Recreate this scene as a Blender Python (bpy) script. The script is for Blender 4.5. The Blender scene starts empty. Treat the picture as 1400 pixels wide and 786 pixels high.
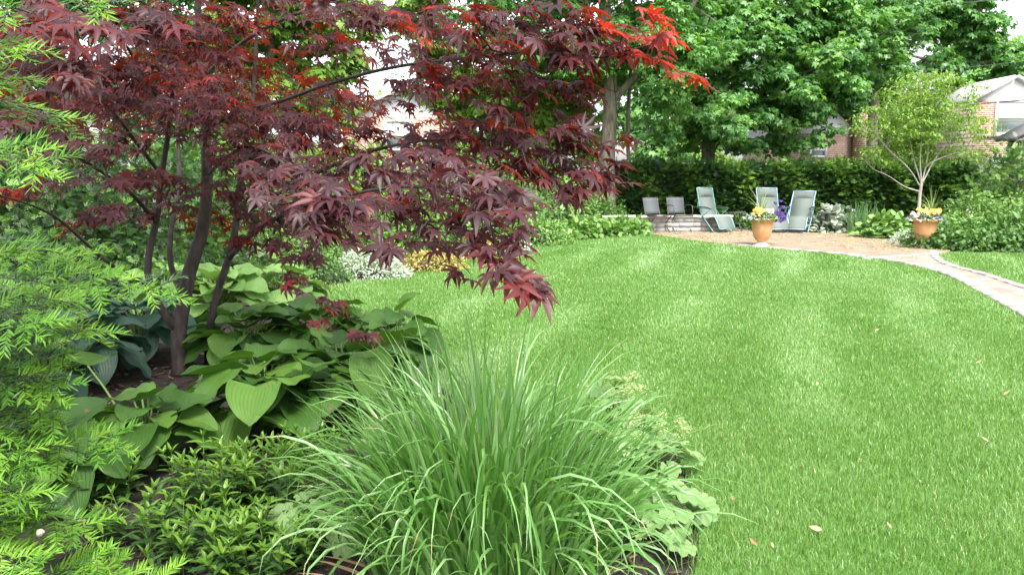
import bpy, math, random
import numpy as np
from mathutils import Vector

rng = np.random.default_rng(7)
random.seed(7)
scene = bpy.context.scene
COL = scene.collection
PI = math.pi

# ------------------------------------------------------------------ camera, light, exposure
CAM_H = 1.5
PITCH = math.radians(8.1)
FPX = 28 / 36 * 1400
cam_d = bpy.data.cameras.new("camera")
cam = bpy.data.objects.new("camera", cam_d)
COL.objects.link(cam)
cam.location = (0, 0, CAM_H)
cam.rotation_euler = (PI / 2 - PITCH, 0, 0)
cam_d.lens = 28
cam_d.sensor_width = 36
cam_d.clip_start = 0.05
cam_d.clip_end = 2000
scene.camera = cam

SUN_EL, SUN_AZ = math.radians(58), math.radians(160)   # azimuth from +Y clockwise
world = bpy.data.worlds.new("World")
scene.world = world
world.use_nodes = True
wn, wl = world.node_tree.nodes, world.node_tree.links
wn.clear()
sky = wn.new("ShaderNodeTexSky")
sky.sky_type = 'NISHITA'
sky.sun_disc = False
sky.sun_elevation = SUN_EL
sky.sun_rotation = SUN_AZ
sky.dust_density = 3.0
sky.air_density = 1.0
hsv = wn.new("ShaderNodeHueSaturation")
hsv.inputs['Saturation'].default_value = 0.28      # bright overcast: nearly white cloud
bg = wn.new("ShaderNodeBackground")
bg.inputs['Strength'].default_value = 0.15
wo = wn.new("ShaderNodeOutputWorld")
wl.new(sky.outputs[0], hsv.inputs['Color'])
wl.new(hsv.outputs[0], bg.inputs['Color'])
wl.new(bg.outputs[0], wo.inputs['Surface'])

sun_d = bpy.data.lights.new("sun", 'SUN')
sun_d.energy = 1.5
sun_d.angle = math.radians(14)
sun_d.color = (1.0, 0.95, 0.88)
sun = bpy.data.objects.new("sun", sun_d)
COL.objects.link(sun)
sdir = Vector((math.sin(SUN_AZ) * math.cos(SUN_EL), math.cos(SUN_AZ) * math.cos(SUN_EL), math.sin(SUN_EL)))
sun.rotation_euler = sdir.to_track_quat('Z', 'Y').to_euler()
sun.location = sdir * 30

vs = scene.view_settings
vs.view_transform = 'Standard'
vs.look = 'None'
vs.exposure = 1.85
vs.gamma = 1
vs.use_curve_mapping = False
scene.cycles.max_bounces = 7
scene.cycles.diffuse_bounces = 4
scene.cycles.glossy_bounces = 2
scene.cycles.transmission_bounces = 5
scene.cycles.use_denoising = True
scene.cycles.caustics_reflective = False
scene.cycles.caustics_refractive = False

# ------------------------------------------------------------------ placing
cp, sp = math.cos(PITCH), math.sin(PITCH)


def P(px, py, Y):
    """world point seen at photo pixel (1400 x 786) at distance Y in front"""
    a, b = (px - 700) / FPX, (393 - py) / FPX
    d = np.array([a, cp + b * sp, -sp + b * cp])
    return np.array([0, 0, CAM_H]) + d * (Y / d[1])


def G(px, py, z=0.0):
    a, b = (px - 700) / FPX, (393 - py) / FPX
    d = np.array([a, cp + b * sp, -sp + b * cp])
    return np.array([0, 0, CAM_H]) + d * ((z - CAM_H) / d[2])


def nrm(v):
    v = np.asarray(v, float)
    return v / np.maximum(np.linalg.norm(v, axis=-1, keepdims=True), 1e-9)


def noise3(p, s=1.0, seed=0):
    p = np.asarray(p, float) * s
    r = np.random.default_rng(seed)
    out = np.zeros(p.shape[:-1])
    for k in range(5):
        w = r.normal(size=3) * (1 + .6 * k)
        out += np.sin(p @ w + r.uniform(0, 6.28)) / (1 + .5 * k)
    return out / 2.2


# ------------------------------------------------------------------ mesh building
class MB:
    def __init__(self):
        self.V, self.F, self.A, self.U, self.n = [], [], [], [], 0

    def add(self, v, f, a=None, u=None):
        """v (n,3), f list of face arrays (m,k); a per-vertex random value; u per-vertex (n,3) leaf coordinate"""
        v = np.asarray(v, float).reshape(-1, 3)
        self.V.append(v)
        if isinstance(f, np.ndarray):
            f = [f]
        for q in f:
            self.F.append(np.asarray(q, int) + self.n)
        self.A.append(np.full(len(v), .5) if a is None else np.broadcast_to(np.asarray(a, float), (len(v),)))
        self.U.append(np.zeros((len(v), 3)) if u is None else u)
        self.n += len(v)
        return self

    def mesh(self, name, loc=(0, 0, 0), smooth=False):
        V = np.concatenate(self.V) - np.asarray(loc, float)
        me = bpy.data.meshes.new(name)
        me.vertices.add(len(V))
        me.vertices.foreach_set('co', V.astype(np.float32).ravel())
        loops = np.concatenate([f.ravel() for f in self.F]).astype(np.int32)
        sizes = np.concatenate([np.full(len(f), f.shape[1]) for f in self.F])
        starts = np.concatenate([[0], np.cumsum(sizes)[:-1]]).astype(np.int32)
        me.loops.add(len(loops))
        me.loops.foreach_set('vertex_index', loops)
        me.polygons.add(len(sizes))
        me.polygons.foreach_set('loop_start', starts)
        if smooth:
            me.polygons.foreach_set('use_smooth', np.ones(len(sizes), bool))
        at = me.attributes.new('rnd', 'FLOAT', 'POINT')
        at.data.foreach_set('value', np.concatenate(self.A).astype(np.float32))
        if any(np.any(u) for u in self.U):
            au = me.attributes.new('leafuv', 'FLOAT_VECTOR', 'POINT')
            au.data.foreach_set('vector', np.concatenate(self.U).astype(np.float32).ravel())
        me.update(calc_edges=True)
        me.validate()
        return me

    def box(self, c, s, rot=0.0, a=None, tilt=None):
        s = np.asarray(s, float) / 2
        v = np.array([[x, y, z] for x in (-1, 1) for y in (-1, 1) for z in (-1, 1)], float) * s
        if tilt is not None:
            v = v @ np.asarray(tilt).T
        if rot:
            cr, sr = math.cos(rot), math.sin(rot)
            v = v @ np.array([[cr, sr, 0], [-sr, cr, 0], [0, 0, 1]])
        f = np.array([[0, 1, 3, 2], [4, 6, 7, 5], [0, 4, 5, 1], [2, 3, 7, 6], [0, 2, 6, 4], [1, 5, 7, 3]])
        return self.add(v + np.asarray(c, float), f, a)

    def tube(self, pts, rad, sides=6, a=None, cap=True):
        pts = np.asarray(pts, float)
        n = len(pts)
        rad = np.broadcast_to(np.asarray(rad, float), (n,))
        t = np.gradient(pts, axis=0)
        t = nrm(t)
        ref = np.array([0, 0, 1.]) if abs(t.mean(0)[2]) < .75 * np.linalg.norm(t.mean(0)) + 1e-9 else np.array([1., 0, 0])
        x = nrm(np.cross(t, ref))
        y = np.cross(t, x)
        ang = np.linspace(0, 2 * PI, sides, endpoint=False)
        ring = x[:, None] * np.cos(ang)[None, :, None] + y[:, None] * np.sin(ang)[None, :, None]
        v = (pts[:, None] + ring * rad[:, None, None]).reshape(-1, 3)
        i = np.arange(n - 1)[:, None] * sides
        j = np.arange(sides)[None]
        k = (j + 1) % sides
        f = np.stack([i + j, i + k, i + sides + k, i + sides + j], -1).reshape(-1, 4)
        fs = [f]
        if cap:
            fs.append(np.arange(sides)[::-1][None])
            fs.append((np.arange(sides) + (n - 1) * sides)[None])
        return self.add(v, fs, a)

    def lathe(self, prof, c, seg=28, a=None):
        prof = np.asarray(prof, float)
        ang = np.linspace(0, 2 * PI, seg, endpoint=False)
        v = np.stack([prof[:, 0][:, None] * np.cos(ang), prof[:, 0][:, None] * np.sin(ang),
                      np.broadcast_to(prof[:, 1][:, None], (len(prof), seg))], -1).reshape(-1, 3)
        i = np.arange(len(prof) - 1)[:, None] * seg
        j = np.arange(seg)[None]
        k = (j + 1) % seg
        f = np.stack([i + j, i + k, i + seg + k, i + seg + j], -1).reshape(-1, 4)
        return self.add(v + np.asarray(c, float), f, a)

    def inst(self, tmpl, pos, R, s, a):
        """copies of a leaf template into this one foliage mesh"""
        tv, tf = tmpl[0], tmpl[1]
        pos = np.asarray(pos, float)
        n = len(pos)
        if n == 0:
            return self
        s = np.broadcast_to(np.asarray(s, float), (n,))
        v = np.einsum('nij,kj->nki', R, tv) * s[:, None, None] + pos[:, None]
        off = (np.arange(n) * len(tv))[:, None, None]
        fs = [(np.asarray(q)[None] + off).reshape(-1, q.shape[1]) for q in tf]
        aa = np.repeat(np.broadcast_to(np.asarray(a, float), (n,)), len(tv))
        u = np.tile(tmpl[2], (n, 1)) if len(tmpl) > 2 else None
        return self.add(v.reshape(-1, 3), fs, aa, u)


def frames(d, n):
    d = nrm(d)
    x = nrm(np.cross(d, n))
    z = np.cross(x, d)
    return np.stack([x, d, z], -1)


def grid_faces(nu, nv):
    i, j = np.meshgrid(np.arange(nu - 1), np.arange(nv - 1), indexing='ij')
    b = i * nv + j
    return np.stack([b, b + 1, b + nv + 1, b + nv], -1).reshape(-1, 4)


# ------------------------------------------------------------------ objects
def thing(name, label, cat, loc=(0, 0, 0), group=None, rot=0):
    o = bpy.data.objects.new(name, None)
    COL.objects.link(o)
    o.location = loc
    o.rotation_euler = (0, 0, rot)
    o.empty_display_size = .1
    o['label'] = label
    o['category'] = cat
    if group:
        o['group'] = group
    return o


def obj(name, mb, mat, parent=None, smooth=False, loc=None, local=False):
    """one mesh object; world-coordinate mesh unless local"""
    if loc is None:
        loc = tuple(parent.location) if (parent is not None and not local) else (0, 0, 0)
    me = mb.mesh(name, loc if not local else (0, 0, 0), smooth)
    me.materials.append(mat)
    o = bpy.data.objects.new(name, me)
    COL.objects.link(o)
    if parent is not None:
        o.parent = parent
    elif not local:
        o.location = loc
    return o


def tag(o, label=None, cat=None, group=None, kind=None):
    if label:
        o['label'] = label
    if cat:
        o['category'] = cat
    if group:
        o['group'] = group
    if kind:
        o['kind'] = kind
    return o


def copy_tree(o, parent=None):
    c = o.copy()
    COL.objects.link(c)
    if parent is not None:
        c.parent = parent
    for ch in [q for q in o.children]:
        copy_tree(ch, c)
    return c


# ------------------------------------------------------------------ materials
def newmat(name):
    m = bpy.data.materials.new(name)
    m.use_nodes = True
    nt = m.node_tree
    nt.nodes.clear()
    out = nt.nodes.new("ShaderNodeOutputMaterial")
    return m, nt.nodes, nt.links, out


def ramp(nodes, stops):
    r = nodes.new("ShaderNodeValToRGB")
    e = r.color_ramp.elements
    e[0].position, e[0].color = stops[0][0], (*stops[0][1], 1)
    e[1].position, e[1].color = stops[-1][0], (*stops[-1][1], 1)
    for p_, c_ in stops[1:-1]:
        q = e.new(p_)
        q.color = (*c_, 1)
    return r


def leafmat(name, stops, rough=.45, spec=.5, trans=.35, tcol=(1.5, 1.6, .8), veins=0, tstops=None, mottling=.0):
    m, N, L, out = newmat(name)
    at = N.new("ShaderNodeAttribute")
    at.attribute_name = 'rnd'
    r = ramp(N, stops)
    L.new(at.outputs['Fac'], r.inputs[0])
    pb = N.new("ShaderNodeBsdfPrincipled")
    pb.inputs['Roughness'].default_value = rough
    pb.inputs['Specular IOR Level'].default_value = spec
    colout = r.outputs[0]
    if mottling:
        tc = N.new("ShaderNodeTexCoord")
        nz = N.new("ShaderNodeTexNoise")
        nz.inputs['Scale'].default_value = 9
        nz.inputs['Detail'].default_value = 4
        L.new(tc.outputs['Object'], nz.inputs['Vector'])
        hv = N.new("ShaderNodeHueSaturation")
        mr = N.new("ShaderNodeMapRange")
        mr.inputs[1].default_value, mr.inputs[2].default_value = .3, .7
        mr.inputs[3].default_value, mr.inputs[4].default_value = 1 - mottling, 1 + mottling
        L.new(nz.outputs[0], mr.inputs[0])
        L.new(mr.outputs[0], hv.inputs['Value'])
        L.new(colout, hv.inputs['Color'])
        colout = hv.outputs[0]
    if veins:
        uv = N.new("ShaderNodeAttribute")
        uv.attribute_name = 'leafuv'
        sx = N.new("ShaderNodeSeparateXYZ")
        L.new(uv.outputs['Vector'], sx.inputs[0])
        mu = N.new("ShaderNodeMath")
        mu.operation = 'MULTIPLY'
        mu.inputs[1].default_value = veins * PI
        L.new(sx.outputs[1], mu.inputs[0])
        co = N.new("ShaderNodeMath")
        co.operation = 'COSINE'
        L.new(mu.outputs[0], co.inputs[0])
        ab = N.new("ShaderNodeMath")
        ab.operation = 'ABSOLUTE'
        L.new(co.outputs[0], ab.inputs[0])
        po = N.new("ShaderNodeMath")
        po.operation = 'POWER'
        po.inputs[1].default_value = .6
        L.new(ab.outputs[0], po.inputs[0])
        nz2 = N.new("ShaderNodeTexNoise")
        nz2.inputs['Scale'].default_value = 60
        tc2 = N.new("ShaderNodeTexCoord")
        L.new(tc2.outputs['Object'], nz2.inputs['Vector'])
        ad = N.new("ShaderNodeMath")
        ad.operation = 'MULTIPLY_ADD'
        ad.inputs[1].default_value = .5
        L.new(nz2.outputs[0], ad.inputs[0])
        L.new(po.outputs[0], ad.inputs[2])
        bp = N.new("ShaderNodeBump")
        bp.inputs['Strength'].default_value = .38
        bp.inputs['Distance'].default_value = .004
        L.new(ad.outputs[0], bp.inputs['Height'])
        L.new(bp.outputs[0], pb.inputs['Normal'])
        mrv = N.new("ShaderNodeMapRange")
        mrv.inputs[2].default_value = .7
        mrv.inputs[3].default_value, mrv.inputs[4].default_value = .70, 1.06
        L.new(po.outputs[0], mrv.inputs[0])
        hvv = N.new("ShaderNodeHueSaturation")
        L.new(mrv.outputs[0], hvv.inputs['Value'])
        L.new(colout, hvv.inputs['Color'])
        colout = hvv.outputs[0]
        nz3 = N.new("ShaderNodeTexNoise")
        nz3.inputs['Scale'].default_value = 22
        nz3.inputs['Detail'].default_value = 5
        L.new(tc2.outputs['Object'], nz3.inputs['Vector'])
        mr3 = N.new("ShaderNodeMapRange")
        mr3.inputs[1].default_value, mr3.inputs[2].default_value = .66, .72
        mr3.inputs[4].default_value = .75
        L.new(nz3.outputs[0], mr3.inputs[0])
        mb3 = N.new("ShaderNodeMix")
        mb3.data_type = 'RGBA'
        L.new(mr3.outputs[0], mb3.inputs['Factor'])
        L.new(colout, mb3.inputs['A'])
        mb3.inputs['B'].default_value = (.16, .10, .04, 1)
        colout = mb3.outputs['Result']
    L.new(colout, pb.inputs['Base Color'])
    tl = N.new("ShaderNodeBsdfTranslucent")
    if tstops:
        tr = ramp(N, tstops)
        L.new(at.outputs['Fac'], tr.inputs[0])
        L.new(tr.outputs[0], tl.inputs['Color'])
    else:
        mx = N.new("ShaderNodeMix")
        mx.data_type = 'RGBA'
        mx.blend_type = 'MULTIPLY'
        mx.inputs['Factor'].default_value = 1
        L.new(colout, mx.inputs['A'])
        mx.inputs['B'].default_value = (*tcol, 1)
        L.new(mx.outputs['Result'], tl.inputs['Color'])
    ms = N.new("ShaderNodeMixShader")
    ms.inputs[0].default_value = trans
    L.new(pb.outputs[0], ms.inputs[1])
    L.new(tl.outputs[0], ms.inputs[2])
    L.new(ms.outputs[0], out.inputs[0])
    return m


def plain(name, col, rough=.6, metal=0.0, var=.15, scale=20, bump=0.0, spec=.5, col2=None, stretch=(1, 1, 1), detail=6):
    m, N, L, out = newmat(name)
    pb = N.new("ShaderNodeBsdfPrincipled")
    pb.inputs['Roughness'].default_value = rough
    pb.inputs['Metallic'].default_value = metal
    pb.inputs['Specular IOR Level'].default_value = spec
    tc = N.new("ShaderNodeTexCoord")
    mp = N.new("ShaderNodeMapping")
    mp.inputs['Scale'].default_value = stretch
    L.new(tc.outputs['Object'], mp.inputs[0])
    nz = N.new("ShaderNodeTexNoise")
    nz.inputs['Scale'].default_value = scale
    nz.inputs['Detail'].default_value = detail
    L.new(mp.outputs[0], nz.inputs['Vector'])
    c2 = col2 if col2 else tuple(c * (1 - 2 * var) for c in col)
    r = ramp(N, [(.3, c2), (.7, tuple(min(1, c * (1 + (var if not col2 else 0))) for c in col))])
    L.new(nz.outputs[0], r.inputs[0])
    L.new(r.outputs[0], pb.inputs['Base Color'])
    if bump:
        bp = N.new("ShaderNodeBump")
        bp.inputs['Strength'].default_value = bump
        bp.inputs['Distance'].default_value = .01
        L.new(nz.outputs[0], bp.inputs['Height'])
        L.new(bp.outputs[0], pb.inputs['Normal'])
    L.new(pb.outputs[0], out.inputs[0])
    return m


def brickmat(name, c1, c2, mortar, bw, bh, ms=.008, coord='Object', rot=(0, 0, 0), rough=.85, litter=None):
    m, N, L, out = newmat(name)
    pb = N.new("ShaderNodeBsdfPrincipled")
    pb.inputs['Roughness'].default_value = rough
    tc = N.new("ShaderNodeTexCoord")
    mp = N.new("ShaderNodeMapping")
    mp.inputs['Rotation'].default_value = rot
    L.new(tc.outputs[coord], mp.inputs[0])
    b = N.new("ShaderNodeTexBrick")
    b.inputs['Scale'].default_value = 1
    b.inputs['Brick Width'].default_value = bw
    b.inputs['Row Height'].default_value = bh
    b.inputs['Mortar Size'].default_value = ms
    b.inputs['Color1'].default_value = (*c1, 1)
    b.inputs['Color2'].default_value = (*c2, 1)
    b.inputs['Mortar'].default_value = (*mortar, 1)
    L.new(mp.outputs[0], b.inputs['Vector'])
    nz = N.new("ShaderNodeTexNoise")
    nz.inputs['Scale'].default_value = 3
    nz.inputs['Detail'].default_value = 8
    L.new(tc.outputs[coord], nz.inputs['Vector'])
    hv = N.new("ShaderNodeHueSaturation")
    mr = N.new("ShaderNodeMapRange")
    mr.inputs[1].default_value, mr.inputs[2].default_value = .3, .7
    mr.inputs[3].default_value, mr.inputs[4].default_value = .75, 1.2
    L.new(nz.outputs[0], mr.inputs[0])
    L.new(mr.outputs[0], hv.inputs['Value'])
    L.new(b.outputs[0], hv.inputs['Color'])
    L.new(hv.outputs[0], pb.inputs['Base Color'])
    bp = N.new("ShaderNodeBump")
    bp.inputs['Strength'].default_value = .5
    bp.inputs['Distance'].default_value = .01
    bp.invert = True
    L.new(b.outputs[1], bp.inputs['Height'])
    L.new(bp.outputs[0], pb.inputs['Normal'])
    L.new(pb.outputs[0], out.inputs[0])
    return m


M = {}
M['bark'] = plain('bark_dark', (.048, .037, .031), .85, var=.35, scale=30, bump=.6, stretch=(1, 1, .25))
M['bark_grey'] = plain('bark_grey', (.20, .17, .13), .9, var=.3, scale=18, bump=.6, stretch=(1, 1, .2))
M['bark_pale'] = plain('bark_pale', (.42, .38, .33), .8, var=.2, scale=25, bump=.3, stretch=(1, 1, .3))
M['twig_red'] = plain('twig_red', (.10, .045, .035), .7, var=.2, scale=40)
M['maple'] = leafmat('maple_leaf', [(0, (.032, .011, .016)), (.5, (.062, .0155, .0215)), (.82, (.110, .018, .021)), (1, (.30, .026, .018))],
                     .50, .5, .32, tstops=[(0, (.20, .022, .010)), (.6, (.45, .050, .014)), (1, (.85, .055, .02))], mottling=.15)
M['yew_new'] = leafmat('yew_new_growth', [(0, (.050, .155, .016)), (.5, (.092, .235, .022)), (1, (.20, .38, .038))], .45, .4, .30, (1.3, 1.3, .5))
M['yew_old'] = leafmat('yew_old_needles', [(0, (.016, .045, .014)), (1, (.045, .10, .025))], .35, .5, .15)
M['hosta'] = leafmat('hosta_leaf', [(0, (.030, .085, .014)), (.5, (.055, .138, .021)), (1, (.105, .215, .034))], .52, .35, .25, (1.5, 1.6, .6), veins=7, mottling=.12)
M['hosta_blue'] = leafmat('hosta_blue_leaf', [(0, (.024, .066, .042)), (1, (.048, .11, .070))], .45, .4, .2, (1.2, 1.5, .9), veins=7, mottling=.1)
M['hosta_lime'] = leafmat('hosta_lime_leaf', [(0, (.12, .25, .055)), (1, (.22, .37, .10))], .5, .4, .25, (1.3, 1.3, .7), veins=7, mottling=.1)
M['stalk'] = leafmat('leaf_stalk', [(0, (.12, .20, .05)), (1, (.17, .25, .07))], .5, .4, .1)
M['sedge'] = leafmat('sedge_blade', [(0, (.060, .17, .030)), (.45, (.13, .29, .065)), (.85, (.25, .42, .17)), (.94, (.30, .46, .22)), (1, (.34, .31, .15))], .30, .7, .32, (1.4, 1.5, .6))
M['lawn_blade'] = leafmat('lawn_blade', [(0, (.092, .205, .026)), (.42, (.165, .318, .062)), (.75, (.26, .405, .165)), (.97, (.38, .50, .31)), (1, (.50, .45, .25))], .36, .6, .28, (1.3, 1.3, .6))
M['mantle'] = leafmat('mantle_leaf', [(0, (.15, .27, .09)), (1, (.27, .40, .16))], .6, .35, .3, (1.3, 1.35, .7))
M['mantle_flower'] = leafmat('mantle_flower', [(0, (.30, .40, .16)), (1, (.46, .54, .28))], .7, .2, .3)
M['lance'] = leafmat('lance_leaf', [(0, (.022, .068, .016)), (.5, (.045, .115, .024)), (1, (.09, .18, .03))], .36, .5, .25, (1.4, 1.5, .5))
M['lance_top'] = leafmat('lance_new_leaf', [(0, (.075, .185, .022)), (1, (.17, .31, .035))], .38, .5, .3, (1.4, 1.4, .5))
M['tree_leaf'] = leafmat('tree_leaf', [(0, (.060, .17, .045)), (.5, (.12, .28, .07)), (1, (.22, .40, .11))], .42, .5, .36, (1.5, 1.6, .6))
M['tree_leaf_dark'] = leafmat('tree_leaf_dark', [(0, (.040, .12, .04)), (.6, (.075, .19, .055)), (1, (.13, .27, .08))], .42, .5, .3, (1.4, 1.6, .6))
M['tree_leaf_lime'] = leafmat('tree_leaf_lime', [(0, (.11, .22, .035)), (.5, (.19, .32, .055)), (1, (.28, .42, .09))], .45, .4, .4, (1.4, 1.4, .6))
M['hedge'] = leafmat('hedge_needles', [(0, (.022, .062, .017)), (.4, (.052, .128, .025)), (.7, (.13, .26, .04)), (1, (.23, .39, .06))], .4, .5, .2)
M['yew_dark'] = leafmat('dark_yew_needles', [(0, (.018, .050, .016)), (.6, (.04, .10, .022)), (.75, (.10, .22, .03)), (1, (.19, .36, .05))], .4, .5, .2)
M['hedge_lime'] = leafmat('shrub_lime', [(0, (.07, .16, .03)), (.5, (.14, .27, .045)), (1, (.25, .40, .08))], .45, .4, .3)
M['cover'] = leafmat('cover_leaf', [(0, (.08, .18, .04)), (.5, (.14, .27, .06)), (1, (.24, .38, .11))], .45, .4, .25)
M['cover_mid'] = leafmat('cover_mid_leaf', [(0, (.05, .13, .03)), (.5, (.09, .19, .045)), (1, (.15, .28, .07))], .45, .4, .25)
M['varieg'] = leafmat('white_edged_leaf', [(0, (.20, .32, .17)), (.4, (.50, .58, .44)), (1, (.72, .76, .66))], .5, .3, .2, (1, 1, .9))
M['gold'] = leafmat('gold_leaf', [(0, (.22, .22, .04)), (.6, (.46, .35, .10)), (1, (.55, .48, .16))], .5, .3, .25, (1.1, 1, .5))
M['silver'] = leafmat('silver_leaf', [(0, (.28, .33, .30)), (1, (.52, .56, .54))], .7, .2, .15, (1, 1, 1))
M['iris'] = leafmat('iris_blade', [(0, (.10, .22, .08)), (1, (.20, .35, .14))], .45, .4, .25)
M['spike'] = leafmat('spike_blade', [(0, (.16, .26, .08)), (1, (.34, .40, .18))], .4, .4, .25)
M['yellow'] = leafmat('yellow_petal', [(0, (.75, .42, .06)), (1, (.85, .68, .22))], .6, .2, .25, (1, 1, .7))
M['purple'] = leafmat('purple_petal', [(0, (.03, .018, .09)), (1, (.10, .05, .24))], .6, .2, .2, (1, 1, 1))
M['pink'] = leafmat('pink_petal', [(0, (.70, .35, .38)), (1, (.85, .70, .66))], .6, .2, .25, (1, 1, 1))
M['soil'] = plain('mulch_soil', (.045, .032, .025), .95, scale=14, bump=.9, col2=(.012, .009, .007))
M['chip'] = leafmat('mulch_chip', [(0, (.035, .022, .016)), (.55, (.12, .08, .055)), (1, (.42, .33, .24))], .85, .2, 0.02)
M['brownleaf'] = leafmat('brown_leaf', [(0, (.30, .17, .09)), (1, (.62, .47, .30))], .7, .2, .2, (1, 1, 1))
M['litter'] = leafmat('litter_flake', [(0, (.30, .28, .08)), (1, (.62, .58, .26))], .8, .2, .1, (1, 1, 1))
M['lawn_base'] = plain('lawn_soil', (.085, .20, .04), .95, scale=6, bump=.5, col2=(.055, .14, .025))
M['far_ground'] = plain('far_ground', (.07, .11, .035), .95, scale=1.2, col2=(.05, .07, .03))
M['kerb'] = plain('kerb_stone', (.37, .34, .30), .85, var=.18, scale=6, bump=.3)
M['patio'] = brickmat('patio_brick', (.22, .145, .11), (.31, .22, .165), (.26, .22, .14), .2, .1, .012, rot=(0, 0, .7))
M['path'] = brickmat('path_brick', (.30, .185, .15), (.40, .27, .22), (.28, .24, .19), .2, .1, .012, rot=(0, 0, -.55))
M['block'] = plain('wall_block', (.37, .36, .345), .9, var=.10, scale=5, bump=.6)
M['cap'] = plain('wall_cap', (.60, .575, .53), .85, var=.12, scale=7, bump=.3)
M['terracotta'] = plain('terracotta', (.50, .23, .09), .75, var=.12, scale=7, bump=.15, col2=(.58, .33, .16))
M['foot'] = plain('pale_stone', (.66, .58, .48), .85, var=.1, scale=9, bump=.2)
M['sling'] = plain('grey_sling', (.135, .165, .148), .75, var=.08, scale=160, bump=.1)
M['pillow'] = plain('grey_pillow', (.115, .14, .125), .8, var=.08, scale=90, bump=.1)
M['teal'] = plain('teal_tube', (.16, .33, .31), .35, metal=.3, var=.06, scale=20)
M['bluetube'] = plain('blue_tube', (.26, .40, .50), .35, metal=.3, var=.06, scale=20)
M['darkpad'] = plain('dark_plastic', (.03, .045, .045), .5, var=.1, scale=20)
M['mesh_grey'] = plain('grey_mesh_fabric', (.095, .105, .112), .8, var=.08, scale=140)
M['iron'] = plain('grey_iron', (.09, .085, .08), .5, metal=.4, var=.12, scale=30)
M['wood_grey'] = plain('weathered_wood', (.36, .33, .30), .85, var=.2, scale=7, bump=.3, stretch=(1, 1, .15))
M['wood_brown'] = plain('brown_wood', (.17, .13, .10), .85, var=.2, scale=7, bump=.3)
M['brick'] = brickmat('house_brick', (.30, .13, .09), (.42, .21, .15), (.52, .46, .40), .24, .085, .014, rot=(PI / 2, 0, 0))
M['brick_pink'] = brickmat('pink_brick', (.38, .22, .17), (.46, .28, .22), (.48, .40, .34), .24, .085, .012, rot=(PI / 2, 0, 0))
M['white'] = plain('white_paint', (.80, .80, .79), .6, var=.03, scale=4)
M['roof'] = plain('pale_shingle', (.55, .54, .53), .9, var=.12, scale=12, bump=.3)
M['roof_dark'] = plain('grey_shingle', (.20, .19, .19), .9, var=.15, scale=12, bump=.3)
M['wire'] = plain('wire', (.06, .06, .065), .6, var=.05)
M['snail'] = plain('pale_shell', (.36, .27, .23), .4, var=.1, scale=60)
mg, N, L, out = newmat('window_glass')
pb = N.new("ShaderNodeBsdfPrincipled")
pb.inputs['Base Color'].default_value = (.30, .34, .38, 1)
pb.inputs['Roughness'].default_value = .06
pb.inputs['Specular IOR Level'].default_value = .9
L.new(pb.outputs[0], out.inputs[0])
M['glass'] = mg


# ------------------------------------------------------------------ leaf templates (y = along the leaf, z = its upper side)
def t_palm(angs, lens, sinus=.3, wid=.13, droop=.25, fold=.05, ragged=0, seed=0):
    r = np.random.default_rng(seed)
    n = len(angs)
    order = np.argsort(angs)
    A = np.radians(np.array(angs, float)[order])
    Ls = np.array(lens, float)[order] * (1 + r.uniform(-.08, .08, n))
    A = A + r.uniform(-.06, .06, n)
    pts, fs = [(0, 0, 0)], []

    def zz(rad):
        return -droop * rad * rad
    sn = []
    for i in range(n + 1):
        if i == 0:
            a = A[0] - .35
        elif i == n:
            a = A[-1] + .35
        else:
            a = (A[i - 1] + A[i]) / 2
        k = sinus if 0 < i < n else sinus * .4
        k *= min(Ls[max(i - 1, 0)], Ls[min(i, n - 1)]) ** .5
        pts.append((math.sin(a) * k, math.cos(a) * k, zz(k) + fold * .4))
        sn.append(len(pts) - 1)
    for i in range(n):
        a, l = A[i], Ls[i]
        dx, dy = math.sin(a), math.cos(a)
        px, py = dy, -dx
        w = wid * (.6 + .4 * l)
        m = .52 * l
        b = len(pts)
        pts.append((dx * m - px * w, dy * m - py * w, zz(m) + fold))
        pts.append((dx * m + px * w, dy * m + py * w, zz(m) + fold))
        pts.append((dx * m, dy * m, zz(m)))
        cv = r.uniform(-.12, .12)
        pts.append((math.sin(a + cv) * l, math.cos(a + cv) * l, zz(l) - .04))
        fs += [(0, b + 2, b, sn[i]), (0, sn[i + 1], b + 1, b + 2), (b, b + 2, b + 3, b + 3), (b + 2, b + 1, b + 3, b + 3)]
    q = np.array([f for f in fs if f[2] != f[3]])
    t = np.array([f[:3] for f in fs if f[2] == f[3]])
    return np.array(pts, float), [q, t]


JM = [t_palm([0, 40, -40, 80, -80, 124, -124], [1, .95, .95, .75, .75, .42, .42], .30, .115, d, f, seed=i)
      for i, (d, f) in enumerate([(.10, .05), (.28, .06), (.45, .03), (.18, .09), (.35, .08)])]
NM = [t_palm([0, 52, -52, 105, -105], [1, .9, .9, .6, .6], .55, .27, d, .05, seed=10 + i) for i, d in enumerate((.1, .35, .55))]


def t_oval(w=.35, fold=.06, droop=.15, peak=.45):
    ys = np.array([0, .2, peak, .78, 1.0])
    ws = np.array([.0, .72, 1, .62, 0]) * w / 2
    z = -droop * ys ** 2
    v = [(0, 0, 0)]
    for i in (1, 2, 3):
        v += [(-ws[i], ys[i], z[i] + fold * ws[i] / (w / 2)), (0, ys[i], z[i]), (ws[i], ys[i], z[i] + fold * ws[i] / (w / 2))]
    v += [(0, 1, z[4])]
    q = np.array([(1, 2, 5, 4), (2, 3, 6, 5), (4, 5, 8, 7), (5, 6, 9, 8)])
    t = np.array([(0, 2, 1), (0, 3, 2), (7, 8, 10), (8, 9, 10)])
    return np.array(v, float), [q, t]


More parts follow.
